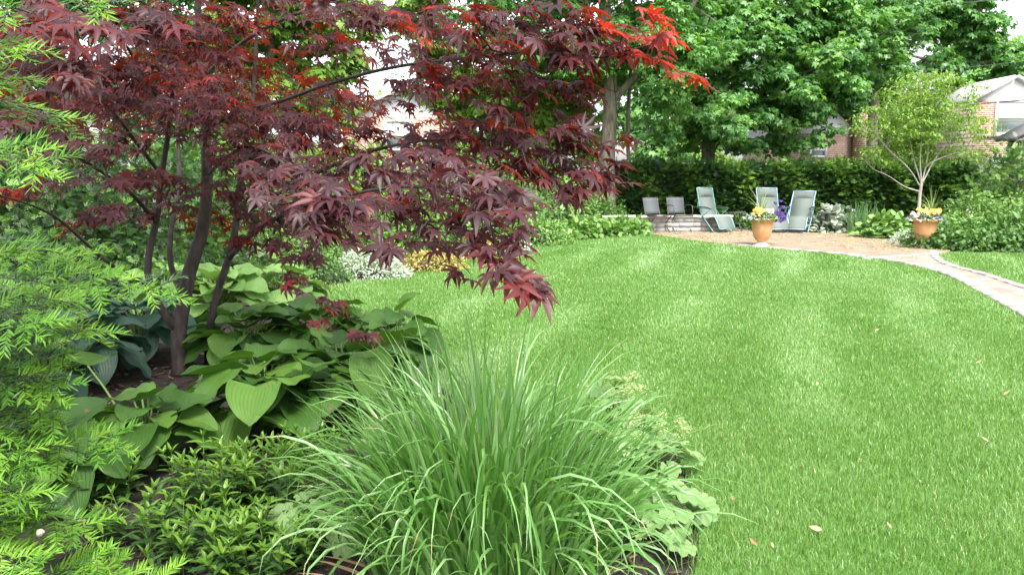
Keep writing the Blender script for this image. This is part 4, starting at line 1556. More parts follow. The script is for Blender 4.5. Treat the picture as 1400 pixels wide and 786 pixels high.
# ================================================================== TREES
def tree(name, label, base, stems, lobes, leaf_n, leaf_s, tmpl, lmat, bmat, seed, step=.3, kill=.5, group=None, attr_n=300, cl=24, r_tip=.008, spread=.42, flat=.45, expo=.4):
    r = np.random.default_rng(seed)
    base = np.asarray(base, float)
    t = thing(name, label, 'tree', tuple(base), group)
    sk, sp_, sr = skeleton(stems, step * .8)
    vol = np.array([l[1][0] * l[1][1] * l[1][2] for l in lobes]) ** .75
    A = []
    for (c, rd), v in zip(lobes, vol):
        n = max(4, int(attr_n * v / vol.sum()))
        u = nrm(r.normal(size=(n, 3))) * (r.uniform(size=(n, 1)) ** (1 / 2.2))
        A.append(np.asarray(c) + u * rd)
    A = np.vstack(A)
    nodes, par, near = colonize(sk, sp_, A, step, kill, 120, seed=seed, jitter=.4)
    bm, rad = branch_mesh(nodes, par, r_tip, expo, skel_r=np.array(sr), sides_big=10)
    obj('trunk', bm, bmat, t, smooth=True)
    # leaf layers around every end
    nc = len(A)
    per = max(3, leaf_n // nc)
    m = nc * per
    q = r.normal(size=(m, 3))
    q = nrm(q) * (r.uniform(size=(m, 1)) ** .5)
    c0 = np.repeat(A, per, 0)
    sz = np.repeat(r.uniform(.7, 1.3, nc), per)[:, None]
    off = q * spread * sz * [1, 1, flat]
    off[:, 2] -= .35 * (off[:, 0] ** 2 + off[:, 1] ** 2) / spread
    p = c0 + off
    o = nrm(off * [1, 1, 0] + 1e-4)
    d = o + r.normal(0, .5, (m, 3)) - np.array([0, 0, .55])
    nn = np.array([0, 0, 1.]) + o * .4 + r.normal(0, .35, (m, 3))
    R = frames(d, nn)
    val = np.clip(np.repeat(r.uniform(.1, .8, nc), per) + r.normal(0, .2, m), 0, 1)
    lm = MB()
    pick = r.integers(0, len(tmpl), m)
    for k in range(len(tmpl)):
        w = pick == k
        lm.inst(tmpl[k], p[w], R[w], leaf_s * r.uniform(.7, 1.25, m)[w], val[w])
    obj('crown', lm, lmat, t)
    return t


def lob(px, py, Y, rx, ry, dy=None):
    k = Y / FPX
    return (P(px, py, Y), (rx * k, (dy if dy else rx * k), ry * k))


# big grey-trunked tree by the seat wall
b = G(832, 312)
yb = b[1]
tree('shade_tree', 'large shade tree with thick grey trunk left of the seat wall', b,
     [([b - [0, 0, .1], P(831, 280, yb), P(831, 200, yb), P(835, 140, yb), P(832, 60, yb), P(820, -60, yb), P(810, -220, yb)], .23, .12, None),
      ([P(835, 140, yb), P(862, 112, yb - .2), P(900, 75, yb - .5), P(940, 20, yb - .8), P(980, -60, yb - 1)], .11, .05, 0),
      ([P(832, 100, yb), P(790, 60, yb + .3), P(740, 0, yb + .5), P(700, -80, yb + .6)], .10, .05, 0),
      ([P(833, 90, yb), P(850, 30, yb + .8), P(880, -60, yb + 1.5)], .09, .05, 0)],
     [lob(850, 60, yb - 1, 90, 45), lob(910, 110, yb - 1.2, 60, 40), lob(930, 30, yb - 1, 90, 60), lob(760, 60, yb, 80, 60), lob(700, 0, yb, 90, 70), lob(860, -90, yb, 160, 90, 2.6), lob(800, 110, yb + 1, 50, 40), lob(980, 150, yb - .8, 50, 35), lob(900, 170, yb - .5, 36, 22)],
     19000, .13, NM, M['tree_leaf'], M['bark_grey'], 201, attr_n=330)
b = G(861, 310)
yb = b[1]
tree('slender_tree', 'slender young tree with thin grey trunk beside the thick trunk', b,
     [([b - [0, 0, .1], P(862, 250, yb), P(858, 190, yb), P(861, 120, yb), P(866, 30, yb), P(870, -60, yb)], .07, .03, None)],
     [lob(866, 40, yb, 60, 40), lob(870, -40, yb, 80, 50), lob(850, 100, yb + .3, 30, 20)], 2600, .13, NM, M['tree_leaf'], M['bark_grey'], 202, attr_n=70)
# broad maple beyond the hedge
Yb = 27.0
b = P(968, 300, Yb) * [1, 1, 0]
tree('shade_tree', 'broad dense green maple crown above the hedge and loungers', b,
     [([b - [0, 0, .1], P(968, 225, Yb), P(970, 170, Yb), P(985, 110, Yb), P(1010, 30, Yb), P(1030, -80, Yb)], .26, .10, None),
      ([P(970, 180, Yb), P(1010, 150, Yb - .6), P(1060, 120, Yb - 1.2), P(1120, 90, Yb - 1.6)], .12, .05, 0),
      ([P(985, 110, Yb), P(1060, 40, Yb), P(1140, -10, Yb + .3)], .12, .05, 0),
      ([P(985, 120, Yb), P(940, 60, Yb), P(900, 0, Yb)], .10, .05, 0)],
     [lob(1000, 150, Yb - 1.5, 80, 42), lob(1070, 165, Yb - 1.5, 70, 38), lob(1090, 105, Yb - 2, 90, 50), lob(1010, 75, Yb - 2, 90, 55), lob(960, 60, Yb - .5, 70, 60), lob(1130, 40, Yb - 1, 90, 55), lob(1040, 10, Yb - 1, 120, 60), lob(1180, 95, Yb, 60, 40), lob(1150, 130, Yb - 1.2, 45, 30), lob(1180, 20, Yb, 60, 50), lob(1080, -90, Yb, 200, 90, 3), lob(960, 140, Yb, 60, 40), lob(940, 180, Yb + .3, 50, 22), lob(1040, 195, Yb - 1, 60, 16)],
     42000, .145, NM, M['tree_leaf'], M['bark_grey'], 203, attr_n=620, spread=.5)
# dark tree behind it
Yb = 33.0
b = P(1190, 300, Yb) * [1, 1, 0]
tree('shade_tree', 'darker green tree between the broad maple and the brick house', b,
     [([b - [0, 0, .1], P(1192, 200, Yb), P(1196, 120, Yb), P(1200, 20, Yb), P(1200, -100, Yb)], .25, .1, None)],
     [lob(1120, 60, Yb, 80, 60), lob(1190, 30, Yb, 80, 60), lob(1210, 110, Yb, 50, 40), lob(1150, -60, Yb, 150, 70, 3), lob(1080, 110, Yb, 90, 50), lob(1215, 65, Yb, 45, 40)],
     16000, .18, NM, M['tree_leaf_dark'], M['bark_grey'], 204, attr_n=300, spread=.6)
Yb = 40.0
b = P(1420, 300, Yb) * [1, 1, 0]
b6 = P(1290, 300, 40.5) * [1, 1, 0]
tree('shade_tree', 'rounded light green tree between the small airy tree and the brick house', b6,
     [([b6 - [0, 0, .1], P(1288, 230, 40.5), P(1285, 160, 40.5), P(1280, 110, 40.5)], .14, .05, None)],
     [lob(1270, 150, 40.5, 50, 34), lob(1300, 185, 40.5, 40, 30), lob(1240, 190, 40.5, 50, 30), lob(1310, 130, 40.5, 30, 26), lob(1210, 160, 40.5, 40, 30)],
     8000, .18, NM, M['tree_leaf_lime'], M['bark_grey'], 207, attr_n=160, spread=.6)
tree('shade_tree', 'tall pale green tree rising behind the brick house gable', b,
     [([b - [0, 0, .1], P(1400, 150, Yb), P(1370, 80, Yb), P(1340, 20, Yb), P(1320, -60, Yb)], .3, .1, None),
      ([P(1370, 80, Yb), P(1310, 90, Yb), P(1240, 75, Yb - .5)], .14, .05, 0)],
     [lob(1330, 40, Yb, 50, 34), lob(1370, 75, Yb, 36, 24), lob(1295, 20, Yb, 45, 26), lob(1290, 85, Yb, 40, 16), lob(1385, 95, Yb, 20, 14), lob(1240, 22, Yb, 40, 22), lob(1340, -20, Yb, 60, 26), lob(1215, 50, Yb, 30, 30)],
     9000, .24, NM, M['tree_leaf'], M['bark_grey'], 205, attr_n=230, spread=.62)


# young multi-stem tree by the right planter
def young():
    b = G(1254, 322)
    y = b[1]
    S = [([b - [0, 0, .05], P(1256, 290, y), P(1258, 262, y), P(1260, 252, y)], .046, .036, None)]
    for pts in ([(1260, 252), (1258, 215), (1262, 160), (1258, 120), (1262, 95)], [(1260, 252), (1268, 215), (1272, 180), (1290, 140), (1300, 110)], [(1260, 252), (1280, 215), (1300, 190), (1320, 165), (1335, 140)],
                [(1258, 256), (1246, 235), (1232, 220), (1215, 205), (1195, 180)], [(1256, 262), (1236, 255), (1215, 241), (1192, 231)], [(1260, 252), (1250, 220), (1240, 180), (1225, 150), (1215, 120)], [(1268, 225), (1290, 215), (1318, 205), (1340, 190)]):
        jj = rng.uniform(-.7, .7)
        S.append(([P(x_, y_, y + jj * k / 4) for k, (x_, y_) in enumerate(pts)], .018, .006, 0))
    tree('young_tree', 'small airy multi-stem tree with pale bark behind the right planter', b, S,
         [lob(1262, 130, y, 75, 30, 1.1), lob(1220, 165, y, 60, 26, 1.), lob(1310, 165, y, 50, 26, 1.), lob(1260, 175, y, 90, 26, 1.2), lob(1200, 210, y, 40, 14, .7), lob(1320, 205, y, 34, 14, .7), lob(1265, 110, y, 45, 12, .8), lob(1240, 210, y + .5, 80, 16, .6)],
         8500, .082, OV, M['tree_leaf_lime'], M['bark_pale'], 206, step=.12, kill=.2, attr_n=330, spread=.26, r_tip=.004, flat=.35)


young()

# trees behind the beds on the left and far background
for i, (px, Y, lobes, lf, nm, lb) in enumerate([
    (350, 19.0, [(340, 60, 90, 60), (400, 110, 70, 45), (330, 140, 80, 40), (430, 40, 60, 40), (450, 90, 40, 30), (380, -60, 140, 60), (260, 60, 80, 60), (450, 140, 40, 26), (470, 20, 50, 34)], 'tree_leaf_lime', 11000, 'pale green tree glimpsed through the maple above its main stems'),
    (100, 17.0, [(60, 60, 120, 90), (150, 120, 100, 50), (100, -60, 180, 80), (20, 170, 80, 40)], 'tree_leaf_dark', 6000, 'green tree behind the maple at the far left'),
    (690, 24.0, [(660, 130, 70, 40), (720, 170, 60, 40), (700, 80, 70, 50), (760, 150, 50, 50), (640, 200, 60, 30), (720, 230, 60, 25), (780, 220, 40, 30), (590, 70, 50, 50), (600, 130, 36, 30), (570, 10, 60, 30), (780, 110, 40, 40), (790, 170, 30, 40)], 'tree_leaf_lime', 14000, 'light green tree behind the maple\'s right hand tiers'),
    (240, 25.0, [(480, 215, 60, 22), (230, 190, 90, 40), (330, 200, 80, 30), (150, 190, 80, 40), (420, 215, 60, 25)], 'tree_leaf_lime', 6000, 'low light green tree far behind the maple stems'),
]):
    b = P(px, 300, Y) * [1, 1, 0]
    lo = [lob(a, c, Y, d, e) for a, c, d, e in lobes]
    topc = max(lo, key=lambda q: q[0][2])[0]
    tree('background_tree', lb, b, [([b - [0, 0, .1], b + [.1, 0, 1.5], b * .5 + topc * [.5, .5, .5], topc], .16, .05, None)], lo, nm, .16, NM, M[lf], M['bark_grey'], 210 + i, attr_n=170, spread=.5)

rb = np.random.default_rng(77)
for i in range(16):
    x = -52 + i * 7.4 + rb.uniform(-1.5, 1.5)
    y = 56 + rb.uniform(-4, 8)
    if -22 < x < -2 and i % 2:
        continue
    h = rb.uniform(6, 9)
    b = np.array([x, y, 0])
    lo = [(b + [rb.uniform(-1.5, 1.5), rb.uniform(-1, 1), h * f], (rb.uniform(1.8, 3), 2.0, h * .2)) for f in (.35, .5, .65, .8, .95)]
    tree('background_tree', 'distant leafy tree beyond the gardens, blurred among others', b, [([b - [0, 0, .1], b + [0, 0, h * .5], b + [.3, 0, h * .9]], .22, .08, None)], lo,
         1700, .42, NM, M['tree_leaf' if i % 3 else 'tree_leaf_lime'], M['bark_grey'], 300 + i, group='distant trees beyond the gardens', step=.8, kill=1.2, attr_n=50, spread=1.0)


# ================================================================== HOUSES
def gable_house(label, x0, x1, y0, y1, wall_h, ridge_h, wall_mat, roof_mat, windows, chimney=None, gable_mat=None, band=None, roof_over=.35, ridge_along='y'):
    t = thing('house', label, 'house', ((x0 + x1) / 2, y0, 0))
    w = MB()
    w.box(((x0 + x1) / 2, (y0 + y1) / 2, wall_h / 2), (x1 - x0, y1 - y0, wall_h))
    obj('wall', w, wall_mat, t)
    xm, ym = (x0 + x1) / 2, (y0 + y1) / 2
    g = MB()
    if ridge_along == 'y':
        g.add([(x0, y0 + .02, wall_h), (x1, y0 + .02, wall_h), (xm, y0 + .02, ridge_h), (x0, y1 - .02, wall_h), (x1, y1 - .02, wall_h), (xm, y1 - .02, ridge_h)], [np.array([[0, 1, 2], [4, 3, 5]]), np.array([[0, 2, 5, 3], [1, 4, 5, 2]])])
        sl = [((x0, xm), 1), ((x1, xm), -1)]
        rm = MB()
        for (xe, _), s in sl:
            n = nrm(np.array([-(ridge_h - wall_h) * s, 0, (xm - x0)]))
            e = np.array([xe, 0, wall_h]) - s * np.array([roof_over, 0, roof_over * (ridge_h - wall_h) / (xm - x0)])
            k = np.array([xm, 0, ridge_h])
            v = [np.array([q[0], yy, q[2]]) + n * o for o in (.02, .16) for q in (e, k) for yy in (y0 - roof_over, y1 + roof_over)]
            rm.add(v, np.array([[0, 1, 3, 2], [4, 6, 7, 5], [0, 4, 5, 1], [2, 3, 7, 6], [0, 2, 6, 4], [1, 5, 7, 3]]))
    else:
        g.add([(x0 + .02, y0, wall_h), (x0 + .02, y1, wall_h), (x0 + .02, ym, ridge_h), (x1 - .02, y0, wall_h), (x1 - .02, y1, wall_h), (x1 - .02, ym, ridge_h)], [np.array([[0, 2, 1], [3, 4, 5]]), np.array([[0, 3, 5, 2], [1, 2, 5, 4]])])
        rm = MB()
        for ye, s in ((y0, 1), (y1, -1)):
            n = nrm(np.array([0, -(ridge_h - wall_h) * s, (ym - y0)]))
            e = np.array([0, ye, wall_h]) - s * np.array([0, roof_over, roof_over * (ridge_h - wall_h) / (ym - y0)])
            k = np.array([0, ym, ridge_h])
            v = [np.array([xx, q[1], q[2]]) + n * o for o in (.02, .16) for q in (e, k) for xx in (x0 - roof_over, x1 + roof_over)]
            rm.add(v, np.array([[0, 1, 3, 2], [4, 6, 7, 5], [0, 4, 5, 1], [2, 3, 7, 6], [0, 2, 6, 4], [1, 5, 7, 3]]))
    obj('gable', g, gable_mat or wall_mat, t)
    ro = obj('roof', rm, roof_mat, t)
    if chimney:
        c = MB()
        cx, cy, cs, ch = chimney
        c.box((cx, cy, ch / 2 + 1), (cs, cs, ch - 2))
        c.box((cx, cy, ch + .04), (cs + .12, cs + .12, .1))
        o = obj('chimney', c, M['brick'], t)
        o.parent = ro
    if band:
        bm = MB()
        bm.box((xm, y0 - .03, band), (x1 - x0 + .08, .1, .12))
        obj('sill_band', bm, M['kerb'], t)
    for (wx, wz, ww, wh) in windows:
        f = MB()
        fw = .09
        for sx in (-1, 1):
            f.box((wx + sx * (ww / 2 - fw / 2), y0 - .035, wz), (fw, .11, wh))
        for sz in (-1, 0, 1):
            f.box((wx, y0 - .033, wz + sz * (wh / 2 - fw / 2)), (ww - 2 * fw, .09, fw))
        win = obj('window', f, M['white'], t)
        p = MB()
        p.box((wx, y0 - .012, wz), (ww - .1, .02, wh - .1))
        pn = obj('pane', p, M['glass'], t)
        pn.parent = win
        if wh > 1.1:      # half drawn blind
            q = MB()
            q.box((wx, y0 - .028, wz + wh * .16), (ww - 2 * fw - .02, .006, wh * .55))
            bl = obj('blind', q, M['white'], t)
            bl.parent = win
    return t


Y1 = 34.0
xa, zb = P(1338, 300, Y1)[0], 0
zw = lambda py: P(1300, py, Y1)[2]
gable_house('red brick house with white gable and white framed window at the right edge', P(1332, 200, Y1)[0], P(1426, 200, Y1)[0], Y1, Y1 + 3.2, zw(137), zw(108), M['brick'], M['roof'],
            [(P(1384, 160, Y1)[0], zw(161), 1.5, 1.42), (P(1372, 221, Y1)[0], zw(222), 1.1, .55)], band=zw(186), gable_mat=M['white'], roof_over=.18)
Y2 = 37.0
zw2 = lambda py: P(1140, py, Y2)[2]
gable_house('pinkish brick house with white gable and brick chimney behind the hedge', P(1085, 200, Y2)[0], P(1172, 200, Y2)[0], Y2, Y2 + 8, zw2(183), zw2(140), M['brick_pink'], M['roof_dark'],
            [(P(1118, 203, Y2)[0], zw2(205), .8, .7)], chimney=(P(1176, 150, Y2)[0], Y2 - .3, .55, zw2(128)), gable_mat=M['white'])
gable_house('grey sided house behind the small airy tree', P(1190, 200, 44)[0], P(1290, 200, 44)[0], 44, 52, 4.4, 6.0, M['wood_grey'], M['roof_dark'], [(P(1215, 160, 44)[0], P(1215, 160, 44)[2], .9, 1.2)], ridge_along='x')
gable_house('pale house with brick front glimpsed through the maple', P(470, 200, 32)[0], P(640, 200, 32)[0], 32, 40, P(500, 160, 32)[2], P(500, 125, 32)[2], M['brick_pink'], M['roof'], [(P(545, 185, 32)[0], 3.0, 1.1, 1.2)], gable_mat=M['white'])
gable_house('white garage glimpsed far left behind the yews', P(60, 200, 24)[0], P(250, 200, 24)[0], 24, 30, 2.6, 3.9, M['white'], M['roof_dark'], [(P(150, 200, 24)[0], 1.7, 1.0, .9)])

# timber shed with lattice at the right edge


def shed():
    Y = 27.0
    x0 = P(1394, 200, Y)[0]
    t = thing('garden_shed', 'brown timber shed with lattice front and low eave at the right edge', 'shed', (x0, Y, 0))
    z = lambda py: P(1390, py, Y)[2]
    m = MB()
    m.box((x0 + 1.6, Y + .35, z(192) / 2), (3.2, .6, z(192)))
    obj('wall', m, M['wood_brown'], t)
    m = MB()
    k = 0
    for i in range(9):
        m.box((x0 + .05 + i * .38, Y - .02, z(192) / 2), (.06, .05, z(192) - .02))
    for i in range(7):
        m.box((x0 + 1.6, Y - .075, .2 + i * .36), (3.25, .05, .06))
    obj('lattice', m, M['wood_grey'], t)
    m = MB()
    for s in (-1, 1):
        a = np.array([x0 + 1.6 - s * 1.95, 0, z(188) - .12])
        c = np.array([x0 + 1.6, 0, z(150)])
        n = nrm(np.array([-(c - a)[2] * s, 0, abs((c - a)[0])]))
        v = [np.array([q[0], yy, q[2]]) + n * o for o in (0, .12) for q in (a, c) for yy in (Y - .35, Y + .8)]
        m.add(v, np.array([[0, 1, 3, 2], [4, 6, 7, 5], [0, 4, 5, 1], [2, 3, 7, 6], [0, 2, 6, 4], [1, 5, 7, 3]]))
    obj('roof', m, M['roof_dark'], t)
    m = MB()
    m.add([(x0, Y + .05, z(192)), (x0 + 3.2, Y + .05, z(192)), (x0 + 1.6, Y + .05, z(152))], np.array([[0, 1, 2]]))
    obj('gable', m, M['white'], t)


shed()


def wire(label, pts, rad):
    q = resample(pts, .6)
    mb = MB()
    mb.tube(q, rad, 5)
    tag(obj('utility_wire', mb, M['wire'], loc=tuple(q[0])), label, 'wire', 'overhead wires')


wire('thick overhead wire crossing the brick house window top', [P(1020, 160, 31), P(1100, 152, 31), P(1220, 150, 31), P(1340, 142, 31), P(1500, 128, 31)], .028)
wire('thin upper overhead wire in front of the tall pale tree', [P(900, 112, 33), P(1100, 105, 33), P(1280, 96, 33), P(1420, 82, 33)], .010)
wire('highest thin overhead wire near the top of the view', [P(900, 20, 33), P(1150, 12, 33), P(1330, 3, 33), P(1450, -6, 33)], .010)


# ================================================================== PATIO WALL
def seat_wall():
    A_, B_ = P(822, 300, 20.6) * [1, 1, 0], P(999, 300, 20.9) * [1, 1, 0]
    t = thing('seat_wall', 'low grey stone block seat wall with pale cap behind the chairs', 'wall', tuple((A_ + B_) / 2))
    d = nrm(B_ - A_)
    L_ = np.linalg.norm(B_ - A_)
    rot = math.atan2(d[1], d[0])
    r = np.random.default_rng(8)
    mb = MB()
    hh = .125
    for c in range(3):
        x = -r.uniform(0, .15)
        while x < L_:
            w = r.uniform(.22, .45)
            x2 = min(x + w, L_)
            x1 = max(x, 0)
            if x2 - x1 > .05:
                mb.box(A_ + d * (x1 + x2) / 2 + [0, r.uniform(-.008, .008), .004 + c * hh + hh / 2], (x2 - x1 - .01, .3, hh - .008), rot, a=r.uniform())
            x = x2
    mb.box(A_ + d * L_ / 2 + [0, 0, .19], (L_ - .03, .25, .36), rot)
    obj('blocks', mb, M['block'], t)
    cm = MB()
    x = 0
    while x < L_ - .05:
        x2 = min(x + r.uniform(.5, .7), L_)
        cm.box(A_ + d * (x + x2) / 2 + [0, 0, .382 + .03], (x2 - x - .006, .38, .06), rot)
        x = x2
    obj('cap', cm, M['cap'], t)


seat_wall()


# ================================================================== CHAIRS
def strip(mb, prof, w, thick=.012, a=None):
    """ribbon swept across the width along a (y,z) profile"""
    prof = np.asarray(prof, float)
    tn = np.gradient(prof, axis=0)
    tn /= np.linalg.norm(tn, axis=1, keepdims=True)
    no = np.stack([-tn[:, 1], tn[:, 0]], -1) * thick / 2
    n = len(prof)
    V = []
    for s in (-1, 1):
        for x in (-w / 2, w / 2):
            for p, q in zip(prof, no):
                V.append((x, p[0] + s * q[0], p[1] + s * q[1]))
    V = np.array(V)
    i = np.arange(n - 1)
    f = [np.stack([i, i + 1, n + i + 1, n + i], -1), np.stack([2 * n + i, 3 * n + i, 3 * n + i + 1, 2 * n + i + 1], -1),
         np.stack([i, 2 * n + i, 2 * n + i + 1, i + 1], -1), np.stack([n + i, n + i + 1, 3 * n + i + 1, 3 * n + i], -1),
         np.array([[0, n, 3 * n, 2 * n]]), np.array([[n - 1, 3 * n - 1, 4 * n - 1, 2 * n - 1][:1] + [3 * n - 1, 4 * n - 1, 2 * n - 1]])]
    mb.add(V, f, a)


def lounger(label, loc, rot, tube_mat, recline=0.0):
    t = thing('reclining_chair', label, 'chair', tuple(loc), 'grey sling reclining chairs on the patio', rot)
    W = .52
    # sling profile in (y, z): back top -> seat joint -> knees -> foot end ; chair faces -y
    top = (.34 + recline * .16, 1.12 - recline * .07)
    prof = resample([(top[0], top[1], 0), (.20 + recline * .05, .76, 0), (.07, .42, 0), (-.10, .37, 0), (-.34, .42, 0), (-.44, .34, 0), (-.56, .12, 0)], .05)[:, :2]
    m = MB()
    strip(m, prof, W, .012)
    obj('sling', m, tube_mat[1], t, smooth=False, local=True)
    fm = MB()
    for s in (-1, 1):
        x = s * (W / 2 + .018)
        fm.tube(np.c_[np.full(len(prof), x), prof], .014, 8)
        fm.tube(resample([(x * 1.09, -.40, .02), (x * 1.09, -.05, .36), (x * 1.09, .14, .58)], .1), .013, 8)
        fm.tube(resample([(x * 1.15, .42, .02), (x * 1.15, .10, .34), (x * 1.15, -.24, .60)], .1), .013, 8)
        fm.tube([(x * 1.15, -.24, .60), (x * 1.15, -.26, .61), (x * 1.15, .20, .64)], .012, 8)
        fm.tube(resample([(x, prof[6][0], prof[6][1]), (x * 1.1, .2, .66), (x * 1.12, .10, .62)], .08), .011, 8)
    for y, z, k in ((-.40, .02, 1.09), (.42, .02, 1.15)):
        xx = (W / 2 + .018) * k
        fm.tube([(-xx, y, z), (0, y, z), (xx, y, z)], .013, 8)
    for i in (0, len(prof) - 1):
        xx = W / 2 + .018
        fm.tube([(-xx, *prof[i]), (0, *prof[i]), (xx, *prof[i])], .014, 8)
    obj('frame', fm, tube_mat[0], t, smooth=True, local=True)
    for s in (-1, 1):
        am = MB()
        x = s * (W / 2 + .045)
        strip_y = resample([(-.27, .605, 0), (-.1, .64, 0), (.1, .65, 0), (.22, .64, 0)], .06)[:, :2]
        v0 = am.n
        strip(am, strip_y, .055, .022)
        am.V[-1] = am.V[-1] + [x, 0, .012]
        obj('armrest', am, M['darkpad'], t, local=True)
    pm = MB()
    # head pillow: a fat rounded pad on the upper back
    a, b = np.array(prof[0]), np.array(prof[0]) + (np.array(prof[4]) - np.array(prof[0])) * 1.0
    d = nrm(b - a)
    no = np.array([-d[1], d[0]])
    if no[0] > 0:
        no = -no
    nu, nv = 9, 7
    V = []
    for sgn in (1, -1):
        for u in np.linspace(0, 1, nu):
            for v in np.linspace(-1, 1, nv):
                bulge = (1 - abs(2 * u - 1) ** 3) * (1 - abs(v) ** 4)
                q = a + d * (.03 + .21 * u) + no * (.012 + (.055 * bulge if sgn > 0 else .004))
                V.append((v * W * .47, q[0], q[1]))
    g = grid_faces(nu, nv)
    pm.add(np.array(V), [g, g[:, ::-1] + nu * nv])
    obj('head_pillow', pm, M['pillow'], t, smooth=True, local=True)
    return t


TEAL, BLUE = (M['teal'], M['sling']), (M['bluetube'], M['sling'])
lounger('upright grey recliner with teal frame in front of the seat wall', G(972, 317.5), math.radians(32), TEAL, -.35)
lounger('grey recliner partly hidden behind the left flower planter', G(1052, 317.5), math.radians(6), BLUE, -.2)
lounger('grey recliner with blue frame, rightmost of the patio chairs', G(1092, 318), math.radians(-32), BLUE, .9)


def folding_chair(label, loc, rot, arms):
    t = thing('folding_chair', label, 'chair', tuple(loc), 'grey mesh folding chairs by the seat wall', rot)
    W = .44
    m = MB()
    strip(m, resample([(.34, .88, 0), (.29, .70, 0), (.22, .48, 0)], .06)[:, :2], W, .01)
    obj('backrest', m, M['mesh_grey'], t, local=True)
    m = MB()
    strip(m, resample([(.20, .44, 0), (0, .43, 0), (-.22, .45, 0)], .06)[:, :2], W, .012)
    obj('seat', m, M['mesh_grey'], t, local=True)
    f = MB()
    for s in (-1, 1):
        x = s * (W / 2 + .012)
        f.tube(resample([(x, .345, .89), (x, .22, .47), (x, .02, .22), (x, -.24, .015)], .08), .014, 8)
        f.tube(resample([(x * 1.07, -.23, .45), (x * 1.07, 0, .24), (x * 1.07, .26, .015)], .08), .014, 8)
        f.tube([(x, .22, .452), (x, 0, .445), (x, -.24, .46)], .010, 8)
        if arms:
            f.tube(resample([(x * 1.1, .29, .68), (x * 1.12, .05, .70), (x * 1.12, -.16, .67), (x * 1.1, -.20, .46)], .06), .012, 8)
    xx = W / 2 + .012
    for y, z, k in ((.345, .89, 1), (-.24, .015, 1), (.26, .015, 1.07), (.12, .30, 1)):
        f.tube([(-xx * k, y, z), (0, y, z), (xx * k, y, z)], .010, 8)
    obj('frame', f, M['iron'], t, smooth=True, local=True)
    return t


folding_chair('armless grey mesh folding chair, leftmost on the patio', G(899, 318.5), math.radians(28), False)
folding_chair('grey mesh folding chair with curved arms in front of the seat wall', G(929, 317.5), math.radians(14), True)


def side_table(label, loc, r_, h, mat, legs=3):
    t = thing('side_table', label, 'table', tuple(loc))
    loc = np.asarray(loc)
    m = MB()
    m.lathe([(0, h), (r_, h), (r_ + .008, h - .012), (r_, h - .025), (0, h - .025)], loc, 24)
    obj('table_top', m, mat, t)
    for k in range(legs):
        a = 2 * PI * k / legs + .4
        o = np.array([math.cos(a), math.sin(a), 0])
        m = MB()
        m.tube(resample([loc + o * r_ * .7 + [0, 0, h - .03], loc + o * r_ * .35 + [0, 0, h * .5], loc + o * r_ * .9 + [0, 0, .005]], .06), .011, 7)
        obj('leg', m, mat, t)
    m = MB()
    a = np.linspace(0, 2 * PI, 17)
    m.tube(np.stack([np.cos(a) * r_ * .42, np.sin(a) * r_ * .42, 0 * a + h * .4], -1) + loc, .007, 5, cap=False)
    obj('ring', m, mat, t)


side_table('small round metal side table left of the flower planter', G(1007, 317), .22, .52, M['iron'], 4)


def pedestal(label, loc):
    t = thing('pedestal_table', label, 'table', tuple(loc))
    loc = np.asarray(loc)
    m = MB()
    m.lathe([(0, .53), (.24, .53), (.245, .52), (.24, .51), (0, .51)], loc, 24)
    obj('table_top', m, M['iron'], t)
    m = MB()
    m.lathe([(.045, .51), (.03, .46), (.026, .3), (.035, .1), (.06, .05), (.17, .02), (.18, .0)], loc, 18)
    obj('post', m, M['darkpad'], t)


pedestal('dark pedestal table right of the recliners', G(1129, 319))


